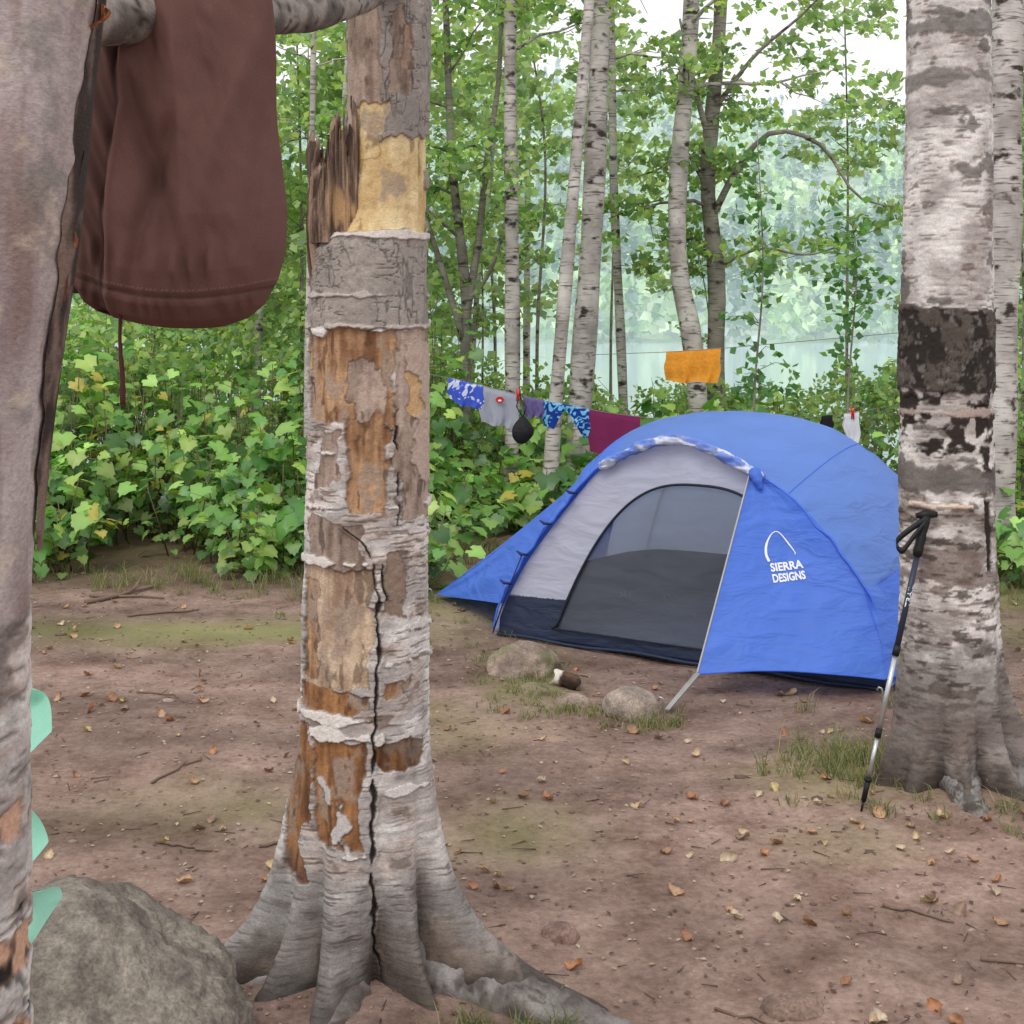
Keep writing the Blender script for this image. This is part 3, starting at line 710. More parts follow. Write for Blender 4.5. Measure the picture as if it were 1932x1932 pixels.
put(zone(8.5, 10.5, 128, 137, .4), s(200, 165, 122), -.003)
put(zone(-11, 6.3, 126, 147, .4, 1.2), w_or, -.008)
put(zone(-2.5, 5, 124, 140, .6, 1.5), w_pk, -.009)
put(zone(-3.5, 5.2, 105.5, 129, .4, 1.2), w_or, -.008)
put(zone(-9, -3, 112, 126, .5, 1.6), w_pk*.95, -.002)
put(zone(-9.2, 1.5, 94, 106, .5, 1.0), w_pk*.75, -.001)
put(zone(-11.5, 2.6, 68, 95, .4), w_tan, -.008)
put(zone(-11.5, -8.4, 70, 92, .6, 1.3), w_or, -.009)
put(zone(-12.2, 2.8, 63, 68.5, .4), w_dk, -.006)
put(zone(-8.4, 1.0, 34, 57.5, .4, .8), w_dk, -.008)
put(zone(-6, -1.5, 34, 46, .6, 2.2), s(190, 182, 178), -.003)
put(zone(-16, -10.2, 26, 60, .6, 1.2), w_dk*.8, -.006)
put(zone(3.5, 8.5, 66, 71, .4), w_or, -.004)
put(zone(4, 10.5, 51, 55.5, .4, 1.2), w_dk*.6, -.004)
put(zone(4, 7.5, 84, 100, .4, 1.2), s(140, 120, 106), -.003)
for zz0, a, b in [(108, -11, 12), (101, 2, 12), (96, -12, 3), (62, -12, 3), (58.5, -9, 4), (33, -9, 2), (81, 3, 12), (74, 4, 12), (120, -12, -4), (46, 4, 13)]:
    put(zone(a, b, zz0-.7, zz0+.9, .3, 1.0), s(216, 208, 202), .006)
bz = sst(34, 8, zc+wob*2)
grey = birch_paint(P0, 85, .1)[0]*.58
put(bz*.85, grey, D0)
# shadow between the roots, painted dark into the furrows
furr_shade = np.zeros(len(zc))
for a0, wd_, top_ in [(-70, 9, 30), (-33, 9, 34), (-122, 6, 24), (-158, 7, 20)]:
    furr_shade = np.maximum(furr_shade, np.exp(-((THf-a0+wob*.8)/wd_)**2)*sst(top_, top_*.3, zc+wob))
C0 = mixc(C0, wood_paint(P0, s(54, 43, 37), s(104, 88, 76), 88), .8*furr_shade)
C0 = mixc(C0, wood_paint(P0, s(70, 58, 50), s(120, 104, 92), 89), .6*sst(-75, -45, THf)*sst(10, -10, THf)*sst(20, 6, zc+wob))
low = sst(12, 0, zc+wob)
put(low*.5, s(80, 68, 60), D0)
def split(pts, w, dep=.010):
    global C0, D0
    zz = [p[1] for p in pts]; xs = [p[0] for p in pts]; o = np.argsort(zz)
    xl = np.interp(zc, np.array(zz)[o], np.array(xs)[o])
    inr = (zc > min(zz)) & (zc < max(zz)) & (y < 3.2)
    d = np.abs(xc-xl-(fbm(x*0, y*0, z*26, 5, 90)-.5)*1.6)
    n_ = vn(x*0, y*0, z*30, 92)
    ww = w*(.05+1.3*n_*n_*(.4+vn(x*0, y*0, z*80, 93)))
    m = sst(ww+.16, ww*.6, d)*inr*sst(.10, .3, n_)
    edge = sst(ww+1.1, ww+.3, d)*inr
    D0 = D0+edge*.004; put(m*.92, s(44, 34, 29), -dep)
split([(3.4, 88), (3.2, 70), (2.5, 55), (2.0, 40), (2.2, 20), (3.5, 0), (4, -10)], .40)
split([(-3, 104), (0, 101), (2.0, 96), (3.2, 88)], .22)
split([(3.5, 96), (4.5, 88)], .3)
split([(6.5, 126), (6.7, 104)], .18)
nv = np.stack([np.cos(TH), np.sin(TH), TH*0], -1).reshape(-1, 3)
rough = (fbm(x*60, y*60, z*60, 3, 95)-.5)*.005
P0 = P0+nv*(D0+rough)[:, None]
tb = (-.335, 3.2, 0.0)
E = empty('birch_tree', tb)
topc = len(P0)
P0 = np.vstack([P0, [[-.282, 3.2, ZT+.01]]]); C0 = np.vstack([C0, [s(150, 120, 90)]])
j = np.arange(nth); cap = np.stack([np.full(nth, topc), (nz_-1)*nth+j, (nz_-1)*nth+(j+1) % nth], 1)
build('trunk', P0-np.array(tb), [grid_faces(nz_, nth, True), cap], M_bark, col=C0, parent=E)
# splintered broken stem standing on the shoulder of the trunk
G = Geo()
for sh, (cxs, cys, ra, tb_, zt0) in enumerate([(-.402, 3.21, .066, 1.44, 1.88), (-.396, 3.165, .056, 1.665, 1.86), (-.374, 3.135, .034, 1.67, 1.94)]):
    na, nh = 170, 130
    a = np.linspace(math.radians(40), math.radians(350), na); t = np.linspace(0, 1, nh)
    A, Tt = np.meshgrid(a, t)
    xx = np.cos(a)*ra
    jag = np.abs(fbm(a*2.6, a*0+sh*3.1, 0, 4, 300+sh)-.5)*.60+.05*(vn(a*15, sh, 0, 310)-.5)
    topz = zt0+.05*sst(-.06, .07, xx)+.05*sst(-.03, -.06, xx)*(sh == 0)-jag
    topz = np.maximum(topz, tb_+.10)
    Zz = tb_+(topz[None, :]-tb_)*Tt
    cshift = np.interp(Zz, [1.44, 1.54, 1.66, 1.8], [.05, .016, .0, .0])
    nzs = fbm(A*4, Zz*3.4, A*0+sh, 5, 320)-.5
    flare = np.interp(Zz, [1.44, 1.66, 1.72, 1.8], [1.0, 1.0, 1.04, 1.0])
    rd = ra*flare*(1+.50*nzs)+.010*(fbm(A*12, Zz*7, 0, 3, 330)-.5)-.008*sst(.95, 1, Tt)
    Vg = np.stack([cxs+cshift+rd*np.cos(A), cys+rd*np.sin(A), Zz], -1)
    rin = rd-.022*(1-Tt*.75)
    Vi = np.stack([cxs+cshift+rin*np.cos(A), cys+rin*np.sin(A), Zz], -1)
    for k, VV_ in enumerate((Vg, Vi)):
        Vq = VV_.reshape(-1, 3)
        n = fbm(A.ravel()*5, Vq[:, 2]*14, 0, 6, 340+sh)
        c = mixc(np.broadcast_to(s(104, 82, 70), Vq.shape), s(158, 132, 112), sst(.40, .65, n))
        c = mixc(c, s(60, 46, 40), .8*sst(.02, -.14, nzs.ravel()))
        c = mixc(c, s(52, 40, 35), .6*sst(.58, .68, fbm(A.ravel()*9, Vq[:, 2]*12, 0, 5, 350+sh)))
        c = mixc(c, s(190, 152, 112), .8*sst(.48, .62, fbm(Vq[:, 0]*30, Vq[:, 1]*30, Vq[:, 2]*12, 4, 5))*sst(-.42, -.38, Vq[:, 0])*sst(1.84, 1.74, Vq[:, 2]))
        G.add(Vq, grid_faces(nh, na), None, c)
    rim = np.array([[(nh-1)*na+q, (nh-1)*na+q+1, (nh-1)*na+q+1+nh*na, (nh-1)*na+q+nh*na] for q in range(na-1)])
    G.Q.append(rim+G.n-2*nh*na)
V = np.concatenate(G.V)-np.array(tb)
build('broken_stem', V, np.concatenate(G.Q), M_bark, col=np.concatenate(G.C), parent=E)
def root(pts, ra, rb, seed, parent, base, shade=.75):
    p = catmull(pts, 110); V, Q, T = tube(p, np.linspace(ra, rb, 110), 48)
    n = fbm(V[:, 0]*22, V[:, 1]*22, V[:, 2]*22, 5, seed)
    c = birch_paint(V*[1, 1, 1], seed, .1)[0]*shade
    c = mixc(c, s(96, 82, 72), .6*sst(.05, -.02, V[:, 2])); c = mixc(c, s(60, 48, 42), .6*sst(.55, .68, n))
    nn = V-np.concatenate([np.repeat(p, 48, 0), p[:1], p[-1:]])
    V = V+nn*((n-.5)*.9)[:, None]
    build('root', V-np.array(base), [Q, T], M_bark, col=c, parent=parent)
root([(-.22, 3.17, .06), (-.08, 3.12, .0), (.06, 3.05, -.02), (.20, 2.98, -.03), (.34, 2.88, -.05), (.45, 2.8, -.09)], .078, .035, 3, E, tb, .42)
root([(-.42, 3.17, .04), (-.56, 3.13, -.01), (-.68, 3.06, -.06)], .07, .04, 5, E, tb, .55)
root([(-.36, 3.10, .03), (-.375, 2.98, -.01), (-.40, 2.85, -.07)], .055, .035, 7, E, tb, .5)
lab(E, 'birch with peeling bark, exposed orange wood and broken stem', 'tree')

# large right birch
nz2, nt2 = 900, 280
z2 = np.linspace(-.1, 4.2, nz2)
th2 = np.pi/2+np.linspace(0, 2*np.pi, nt2, endpoint=False); TH, ZZ = np.meshgrid(th2, z2)
cx = np.interp(z2, [0, .3, 1, 2.5, 4.2], [1.405, 1.402, 1.392, 1.40, 1.43])
rr = np.interp(z2, [-.1, 0, .2, .45, .8, 1.2, 2.5, 4.2], [.19, .182, .170, .156, .147, .145, .132, .115])
R = np.repeat(rr[:, None], nt2, 1)
R = R+lobe(math.radians(-16), .34, .12, .22)+lobe(math.radians(-55), .16, .11, .14)+lobe(math.radians(-96), .20, .09, .13)+lobe(math.radians(-140), .06, .10, .16)+lobe(math.radians(190), .10, .10, .3)+lobe(math.radians(80), .1, .1, .5)
R = R-lobe(math.radians(-36), .07, .16, .12)-lobe(math.radians(-75), .06, .14, .11)-lobe(math.radians(-118), .04, .14, .12)
R = R+.008*(fbm(np.cos(TH)*2, np.sin(TH)*2, ZZ*3, 3, 140)-.5)*2+.035*(fbm(np.cos(TH)*5, np.sin(TH)*5, ZZ*2, 4, 141)-.5)*sst(.45, .0, ZZ)
P0 = np.stack([cx[:, None]+R*np.cos(TH), 4.5+R*np.sin(TH), ZZ], -1).reshape(-1, 3)
x = P0[:, 0]; y = P0[:, 1]; z = P0[:, 2]
THf = (np.degrees(TH.ravel())+180) % 360-180
C0, D0 = birch_paint(P0, 160, .15)
C0 = C0*1.04
xc = (x-1.4)*100; zc = z*100
wob = (fbm(x*34, y*34, z*30, 5, 150)-.5)*7.0; wob2 = (fbm(x*9, y*9, z*9, 3, 151)-.5)*9.0
gb, gd = crack_paint(P0, s(84, 76, 70), 170)
hc_ = fbm(x*10, y*10, z*24, 4, 155)
put(zone(-40, 40, 238, 246, 1.2, 1.4)*.6, s(140, 134, 128), .004)
put(zone(-40, 40, 222, 228, 1.5, 1.4)*.5, s(150, 142, 136), .003)
put(sst(.62, .68, fbm(x*12, y*12, z*20, 4, 158))*(zc > 90)*.6, s(128, 118, 112), .002)
put(zone(-40, 40, 126.5, 153.5, .4, 1.0), gb, gd*1.6+.008)
put(zone(-40, 40, 127, 153, .4, 1.0)*sst(.46, .6, fbm(x*22, y*22, z*16, 5, 166))*.9, s(44, 38, 35), .005)
put(zone(-40, 40, 127, 153, .4, 1.0)*sst(.58, .66, fbm(x*60, y*60, z*50, 4, 168))*.7, s(150, 142, 136), .006)
put(zone(-40, 40, 100, 128, .8, 1.2)*sst(.54, .60, fbm(x*16, y*16, z*22, 5, 171)), s(52, 43, 40), .003)
put(zone(-40, -6, 108, 126, .5, 1.5)*sst(.45, .5, hc_), s(46, 38, 35), -.002)
put(zone(4, 9, 112, 122, .5, 1.5), s(48, 38, 35), -.003)
put(zone(-40, 40, 119, 121, .4, 1.0)*.8, s(214, 192, 182), .003)
put(zone(-40, 40, 95, 103, 1.2, 1.2)*.75, s(110, 102, 96), .002)
put(zone(-14, 3, 90.5, 92, .4, .6), s(220, 200, 185), .008)
put(zone(-40, 40, 66, 90, 1.2, 1.5)*sst(.4, .6, hc_)*.6, s(162, 138, 126), -.001)
put(sst(.60, .66, fbm(x*18, y*18, z*60, 4, 172))*(zc < 90)*.75, s(92, 78, 70), .002)
put(zone(8, 10, 70, 92, .4, .6), s(44, 36, 33), -.006)
put(sst(56, 24, zc+wob*3)*.85, birch_paint(P0, 185, .3)[0]*[.44, .39, .36], D0)
furr_shade = np.zeros(len(zc))
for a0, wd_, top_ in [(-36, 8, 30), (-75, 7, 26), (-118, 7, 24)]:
    furr_shade = np.maximum(furr_shade, np.exp(-((THf-a0+wob*.8)/wd_)**2)*sst(top_, top_*.3, zc+wob))
C0 = mixc(C0, s(46, 37, 32), .65*furr_shade)  # shade in the root furrows painted into the bark colour
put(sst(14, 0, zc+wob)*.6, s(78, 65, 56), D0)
nv = np.stack([np.cos(TH), np.sin(TH), TH*0], -1).reshape(-1, 3)
rough = (fbm(x*60, y*60, z*90, 3, 195)-.5)*.005
P0 = P0+nv*(D0+rough)[:, None]
tb2 = (1.405, 4.5, 0.0); E = empty('birch_tree', tb2)
build('trunk', P0-np.array(tb2), grid_faces(nz2, nt2, True), M_bark, col=C0, parent=E)
root([(1.5, 4.42, .07), (1.64, 4.36, .02), (1.76, 4.28, -.02), (1.9, 4.2, -.08)], .085, .04, 9, E, tb2, .36)
root([(1.39, 4.38, .07), (1.385, 4.24, .025), (1.40, 4.12, -.02), (1.42, 4.02, -.06)], .055, .025, 11, E, tb2, .36)
lab(E, 'large white birch with black rough band, flared roots', 'tree')

# near leaning trunk
CXZ = ([0, .9, 1.25, 1.295, 1.363, 1.476, 1.59, 1.68, 1.771, 2.7], [-.53, -.516, -.516, -.515, -.510, -.495, -.477, -.471, -.459, -.35])
nz3, nt3 = 900, 260
z3 = np.linspace(-.05, 2.7, nz3); th3 = np.linspace(0, 2*np.pi, nt3, endpoint=False)+np.pi; TH, ZZ = np.meshgrid(th3, z3)
cx = np.interp(z3, *CXZ)
cx = np.convolve(np.pad(cx, 20, 'edge'), np.ones(41)/41, 'valid')
R3 = .1+.004*(fbm(np.cos(TH)*2, np.sin(TH)*2, ZZ*5, 3, 240)-.5)*2+np.interp(ZZ, [0, .3, .9], [.04, .01, 0])
P0 = np.stack([cx[:, None]+R3*np.cos(TH), 1.2+R3*np.sin(TH), ZZ], -1).reshape(-1, 3)
x = P0[:, 0]; y = P0[:, 1]; z = P0[:, 2]; zc = z*100; xc = x*100
C0, D0 = birch_paint(P0, 260, .6)
n1 = fbm(x*22, y*22, z*4, 5, 262); n2_ = fbm(x*8, y*8, z*7, 5, 265)
smooth_b = mixc(np.broadcast_to(s(150, 132, 130), P0.shape), s(190, 176, 174), sst(.34, .66, n1*.5+n2_*.5))
smooth_b = mixc(smooth_b, s(134, 108, 98), .6*sst(.56, .68, fbm(x*40, y*40, z*6, 5, 263)))
smooth_b = mixc(smooth_b, s(200, 184, 166), .5*sst(.60, .68, fbm(x*30, y*30, z*30, 5, 269)))
smooth_b = mixc(smooth_b, s(120, 118, 108), .5*sst(.60, .70, fbm(x*18, y*18, z*18, 4, 270)))
wv = (fbm(x*14, y*14, z*14, 4, 264)-.5)*22
put(sst(120, 126, zc+wv), smooth_b, .003*(n2_-.5))
put(sst(.56, .62, fbm(x*12, y*12, z*26, 4, 266))*(zc < 124), s(200, 158, 134), -.003)
put(sst(.60, .66, fbm(x*16, y*16, z*14, 4, 267))*(zc < 100), s(40, 33, 30), -.003)
put(sst(.62, .7, fbm(x*20, y*20, z*40, 3, 268))*(zc < 120)*.8, s(222, 214, 208), .002)
nv = np.stack([np.cos(TH), np.sin(TH), TH*0], -1).reshape(-1, 3)
P0 = P0+nv*(D0+(fbm(x*120, y*120, z*60, 3, 3)-.5)*.002)[:, None]
tb3 = (-.535, 1.2, 0.0); E = empty('birch_tree', tb3)
build('trunk', P0-np.array(tb3), grid_faces(nz3, nt3, True), M_bark, col=C0, parent=E)
zz = np.linspace(1.295, 2.1, 200); q = np.linspace(0, 1, 18)
Zg, Qg = np.meshgrid(zz, q, indexing='ij')
cxg = np.interp(Zg, z3, cx)
tht = np.arctan2(-cxg, 1.2)
wpx = np.interp(Zg, [1.295, 1.32, 1.363, 1.476, 1.59, 1.68, 1.771, 2.1], [.0004, .003, .006, .009, .014, .008, .004, .004])*(.7+.7*vn(Zg*25, 0, 0, 5))
dlt = np.arccos(np.clip(1-wpx/.1, -1, 1))
thg = tht-dlt*(1-Qg)+.08*(vn(Zg*60, Qg*2, 0, 6)-.5)*(1-Qg)
rg = .1025+.003*np.sin(Qg*3.14)+.004*Qg
V = np.stack([cxg+rg*np.cos(thg), 1.2+rg*np.sin(thg), Zg], -1).reshape(-1, 3)
n = fbm(V[:, 0]*120, V[:, 1]*60, V[:, 2]*22, 5, 8)
c = mixc(np.broadcast_to(s(54, 43, 39), V.shape), s(126, 104, 94), sst(.42, .68, n)); c = mixc(c, s(140, 116, 108), sst(.9, 1, Qg.ravel())*.6)
build('lifted_bark', V-np.array(tb3), grid_faces(200, 18), M_bark, col=c, parent=E)
for (z0, w, h, r) in [(1.765, .022, .045, 1), (1.66, .012, .03, 2), (1.635, .020, .095, 3), (1.545, .013, .05, 4)]:
    gu = np.linspace(0, 1, 24); A, B = np.meshgrid(gu, gu)
    c0 = np.interp(z0-B*h, z3, cx); t0 = math.atan2(-float(np.mean(c0)), 1.2)
    wd = w*(.35+.9*vn(B*5, r, 0, 7))*(1-B**3)*(.5+.5*np.minimum(1, B*5))
    V = np.stack([c0+.104*math.cos(t0)+(A-.1)*wd+.004*np.sin(B*6+r), 1.2+.1*math.sin(t0)-.022-.010*A+.006*np.sin(B*4+A*3), z0-B*h+.010*vn(A*5, B*4, r, 8)], -1).reshape(-1, 3)
    build('peeling_flake', V-np.array(tb3), grid_faces(24, 24), M_bark, parent=E, col=mixc(np.broadcast_to(s(200, 132, 88), V.shape), s(124, 74, 52), sst(.35, .7, fbm(V[:, 0]*300, 0, V[:, 2]*120, 3, 3))))
lab(E, 'leaning pinkish-grey trunk with dark lifted bark strip', 'tree')

# horizontal log
P = catmull([(-.52, 1.33, 1.79), (-.45, 1.75, 1.875), (-.37, 2.15, 1.968), (-.315, 2.6, 2.085), (-.27, 3.1, 2.245), (-.24, 3.5, 2.33)], 160)
V, Q, T = tube(P, np.linspace(.037, .038, 160)*(1+.05*np.sin(np.linspace(0, 30, 160))), 40)
n = fbm(V[:, 0]*40, V[:, 1]*20, V[:, 2]*40, 4, 7)
c = mixc(np.broadcast_to(s(96, 86, 80), V.shape), s(158, 148, 140), sst(.35, .65, n)); c = mixc(c, s(60, 50, 45), sst(.62, .7, fbm(V[:, 0]*60, V[:, 1]*60, V[:, 2]*60, 3, 9)))
V = V+np.stack([n*0, n*0, (n-.5)*.006], 1)
lab(build('log_pole', V, [Q, T], M_bark, col=c), 'grey bark pole laid between two trunks', 'log')

# ------------------------------------------------------------------ brown garment
nu, nv_ = 360, 240
U, W = np.meshgrid(np.linspace(0, 2*np.pi, nu, endpoint=False), np.linspace(0, 1, nv_))
Zc = 1.486+W*.444
xr = np.interp(W, [0, .012, .04, .10, .18, .3, .45, .7, .9, 1], [-.350, -.322, -.303, -.289, -.281, -.276, -.277, -.287, -.297, -.305])
xl = np.interp(W, [0, .012, .05, .2, .5, .8, 1], [-.505, -.522, -.535, -.540, -.540, -.525, -.51])
thk = np.interp(W, [0, .02, .06, .15, .3, .5, .9, 1], [.016, .048, .068, .078, .076, .060, .032, .02])
cu, su = np.cos(U), np.sin(U)
sx = np.sign(cu)*np.abs(cu)**.9
Xg = (xr+xl)/2+(xr-xl)/2*sx; Yg = 1.71+thk*su
t1 = Xg+.05*W
amp = np.interp(W, [0, .12, .3, .7, 1], [.10, .55, 1.0, 1.1, 1.2])
fold = .030*(np.abs(fbm(t1*10+3, W*1.3, su*.3, 2, 12)*2-1))*amp
fold = fold+.018*np.exp(-((Xg+.405+.16*(W-.3))/.012)**2)*np.exp(-((W-.55)/.35)**2)-.016*np.exp(-((Xg+.36-.14*(W-.4))/.018)**2)*amp+.014*np.exp(-((Xg+.33-.07*W)/.011)**2)*amp
fold = fold+.012*np.exp(-((Xg+.44-.10*(W-.2))/.010)**2)*np.exp(-((W-.35)/.25)**2)
xs_ = np.interp(W, [0, .12, .35, .6, .75, 1], [-.486, -.484, -.480, -.468, -.478, -.468])
left = sst(.004, -.004, Xg-xs_)
fold = fold+.018*left+.012*left*np.sin((Xg+.2*W)*150)
ridge = np.exp(-((Xg-xs_-.006)/.004)**2)
fold = fold-.007*ridge
fold = fold-.020*np.exp(-(((Xg+.475)/.02)**2+((W-.70-.8*(Xg+.475))/.10)**2))
soft = .022*(fbm(Xg*22, W*6+Xg*14, su*.3, 3, 14)-.5)
pk = .0030*np.sin(Xg*330+3*np.sin(Xg*60))*np.exp(-((W-.045)/.03)**2)+.0045*np.sin(Xg*240+2*np.sin(Xg*50))*np.exp(-((W-.16)/.05)**2)
hem = .004*np.exp(-((W-.085)/.006)**2)
Yg = Yg+np.where(su < 0, 1, -.5)*np.abs(su)*(fold+soft+pk+hem)
Xg = Xg+.005*np.sin(W*9)*np.abs(cu)
Zc = Zc+.016*np.clip((Xg+.39)/.10, -1.4, 1.3)**2*(1-W)
V = np.stack([Xg, Yg, Zc], -1).reshape(-1, 3)
c = np.broadcast_to(s(106, 76, 70), V.shape).copy()
c *= (.85+.3*fbm(V[:, 0]*24, V[:, 1]*24, V[:, 2]*24, 4, 5))[:, None]
st = (np.abs(W-.100) < .0024)*(np.sin(U*150) > .1)
c = mixc(c, s(150, 130, 124), st.ravel()*.45)
c = mixc(c, s(62, 43, 39), sst(.007, .0, np.abs(W-.082)).ravel()*.7)
c = c*(1-.35*left.ravel())[:, None]  # fold left of the seam darkened, its shade painted in
c = mixc(c, s(46, 32, 29), .7*np.exp(-((Xg-xs_+.003)/.003)**2).ravel())
M_brown = mat_vcol('brown_cotton', nscale=450, var=.12, bump=.25, bdist=.002, rough=.9, spec=.1)
bc = (-.41, 1.70, 1.49)
E = empty('hanging_trousers', bc)
botc = len(V)
V = np.vstack([V, [[-.43, 1.71, 1.492]]]); c = np.vstack([c, [s(60, 40, 36)]])
j = np.arange(nu); capf = np.stack([np.full(nu, botc), (j+1) % nu, j], 1)
build('trouser_leg', V-np.array(bc), [grid_faces(nv_, nu, True), capf], M_brown, col=c, parent=E)
A, B = np.meshgrid(np.linspace(0, 1, 60), np.linspace(0, 1, 90))
Xf = -.62+A*np.interp(B, [0, .3, .6, .8, 1], [.10, .14, .19, .22, .24])
Vf = np.stack([Xf, 1.80-.016*np.sin(A*3.1)+.010*np.sin(A*9+B*5)+.006*np.sin(A*17-B*9), 1.53+B*.42], -1).reshape(-1, 3)
build('folded_flap', Vf-np.array(bc), grid_faces(90, 60), M_brown, col=np.broadcast_to(s(78, 54, 50), Vf.shape), parent=E)
G = Geo(); G.tube(catmull([(-.468, 1.68, 1.51), (-.469, 1.68, 1.47), (-.466, 1.68, 1.43), (-.4655, 1.68, 1.395)], 14), [.0022]*7+[.003]*4+[.0035]*3, 8, c=s(84, 50, 46))
build('drawcord', np.concatenate(G.V)-np.array(bc), [np.concatenate(G.Q), np.concatenate(G.T)], M_brown, col=np.concatenate(G.C), parent=E)
lab(E, 'brown cotton trousers hanging over the bark pole', 'trousers')

# mint towel edge
A, B = np.meshgrid(np.linspace(0, 1, 50), np.linspace(0, 1, 160))
zt = 1.075-B*.31
edge = np.interp(B, [0, .05, .20, .27, .36, .43, .50, .57, .62, .70, .86, .95, 1], [-.580, -.550, -.519, -.545, -.556, -.542, -.529, -.546, -.548, -.528, -.520, -.54, -.555])
Xm = -.68+(edge+.68)*A; Ym = 1.60+.02*np.sin(A*9+B*4)+.03*A*np.sin(B*17)
M_mint = mat_plain('mint_cloth', s(168, 228, 206), .9, 60, .06, .3, trans=.3)
o = build('mint_towel', np.stack([Xm, Ym, zt+.02*A*np.sin(B*9)], -1).reshape(-1, 3), grid_faces(160, 50), M_mint)
lab(o, 'mint green towel hanging in folds beside a trunk', 'towel')

# ------------------------------------------------------------------ tent
def mat_fabric(name, c, trans=.35, rough=.5, bs=14, bump=.25, alpha=1.0, tcol=None, dark=None, zcut=0.0):
    M = NT(name); tc = M.n('ShaderNodeTexCoord'); mp = M.n('ShaderNodeMapping', {'Vector': (tc, 'Object'), 'Scale': (1, 1, 3.0), 'Rotation': (.2, .3, .4)})
    n1 = M.n('ShaderNodeTexNoise', {'Vector': (mp, 0), 'Scale': float(bs)*.35, 'Detail': 4.0, 'Distortion': .6})
    c = np.array(c)
    mx = M.n('ShaderNodeMix', {0: (n1, 'Fac'), 6: rgba(c*.86), 7: rgba(np.clip(c*1.14, 0, 1))}, data_type='RGBA')
    bp = M.n('ShaderNodeBump', {'Height': (n1, 'Fac'), 'Strength': bump, 'Distance': .07})
    pb = M.n('ShaderNodeBsdfPrincipled', {'Base Color': (mx, 2), 'Roughness': rough, 'Normal': (bp, 0), 'Specular IOR Level': .35})
    tr = M.n('ShaderNodeBsdfTranslucent', {'Color': rgba(tcol) if tcol is not None else (mx, 2)})
    ms = M.n('ShaderNodeMixShader', {0: trans, 1: (pb, 0), 2: (tr, 0)})
    if alpha < 1:
        tp = M.n('ShaderNodeBsdfTransparent', {'Color': (1, 1, 1, 1)})
        ms = M.n('ShaderNodeMixShader', {0: alpha, 1: (tp, 0), 2: (ms, 0)})
    if dark is not None:      # coated lower wall sewn on below a straight seam
        sx_ = M.n('ShaderNodeSeparateXYZ', {0: (tc, 'Object')})
        gt = M.n('ShaderNodeMath', {0: (sx_, 2), 1: zcut}, operation='LESS_THAN')
        dk = M.n('ShaderNodeBsdfPrincipled', {'Base Color': rgba(dark), 'Roughness': .5})
        ms = M.n('ShaderNodeMixShader', {0: (gt, 0), 1: (ms, 0), 2: (dk, 0)})
    return M.surf(ms)
M_fly = mat_fabric('blue_nylon', s(106, 152, 240), .50, bump=.5, tcol=s(205, 216, 246))
M_fly2 = mat_fabric('blue_nylon_door', s(82, 126, 226), .26, bump=.35)
M_wall = mat_fabric('pale_grey_nylon', s(200, 203, 220), .35, .7)
M_navy = mat_fabric('navy_coated_floor', s(34, 44, 68), .03, .5)
M_mesh = mat_fabric('grey_netting', s(165, 172, 182), .3, .8, alpha=.27)
M_inner = mat_fabric('pale_inner', s(250, 250, 250), .6, .8, alpha=.8, dark=s(44, 52, 74), zcut=.24)
M_white = mat_plain('white_print', s(225, 228, 235), .6, var=.04, bump=.02)
M_strap = mat_plain('grey_webbing', s(175, 175, 172), .8)
E = empty('tent', (1.10, 6.74, -.01), -0.5713)
arch_pts = [(-.955, .03), (-.92, .15), (-.80, .38), (-.56, .69), (-.40, .84), (-.05, .965), (.30, .85), (.57, .68), (.84, .38), (.93, .15), (.955, .03)]
NR = 90
fr = catmull(arch_pts, NR)
def rib(Vv, inset=0.0):
    H = np.interp(Vv, [-.6, -.3, 0, .3, .5, .68, .8], [.97, 1.035, 1.06, .97, .82, .5, .05])
    a = np.interp(Vv, [-.6, 0, .5, .8], [.955, 1.0, .95, .86]); nn = 2.4
    ph = np.linspace(np.pi, 0, 200)
    p = np.stack([a*np.sign(np.cos(ph))*np.abs(np.cos(ph))**(2/nn), .03+(H-.03)*np.sin(ph)**(2/nn)], 1)
    d = np.concatenate([[0], np.cumsum(np.linalg.norm(np.diff(p, axis=0), axis=1))]); u = np.linspace(0, d[-1], NR)
    p = np.stack([np.interp(u, d, p[:, 0]), np.interp(u, d, p[:, 1])], 1)
    w = float(1-sst(-.6, -.1, Vv)); q = fr*w+p*(1-w)
    zt = q[:, 1]
    vv = Vv+0*zt
    vfront = -.58-.14*(1-zt/.97)
    vv = vfront*w+(1-w)*vv
    return np.stack([q[:, 0], vv, zt], 1)
vs = np.concatenate([[-.6], np.linspace(-.57, .62, 44), np.linspace(.64, .8, 16)])
L = np.array([rib(v) for v in vs])
wr = (fbm(L[..., 0]*3, L[..., 1]*3, L[..., 2]*14, 4, 7)-.5)*.040
sag = -.035*np.sin(np.pi*np.clip((L[..., 1]+.6)/1.3, 0, 1))*sst(.35, .8, np.abs(L[..., 0]))
Lf = L.copy(); Lf[..., 0] += np.sign(L[..., 0])*(wr+sag)*sst(.1, .6, np.abs(L[..., 0])); Lf[..., 2] += wr*.5
build('rainfly', Lf.reshape(-1, 3), grid_faces(len(vs), NR), M_fly, parent=E)
M_seam = mat_plain('seam_tape', s(66, 108, 214), .6)
G = Geo(); G.tube(Lf[0]+[0, -.004, .004], .0055, 6); G.out('seam', M_seam, parent=E)
for jj in (28, 61):
    G = Geo(); G.tube(Lf[:, jj]+[0, 0, .001], .0022, 5); G.out('seam', M_seam, parent=E)
tip = np.array([-1.66, -.20, .035])
front_left = fr[fr[:, 0] < -.36]; FL = np.stack([front_left[:, 0], -.575-.14*(1-front_left[:, 1]/.97), front_left[:, 1]], 1)
FL = FL[FL[:, 2] > .13]
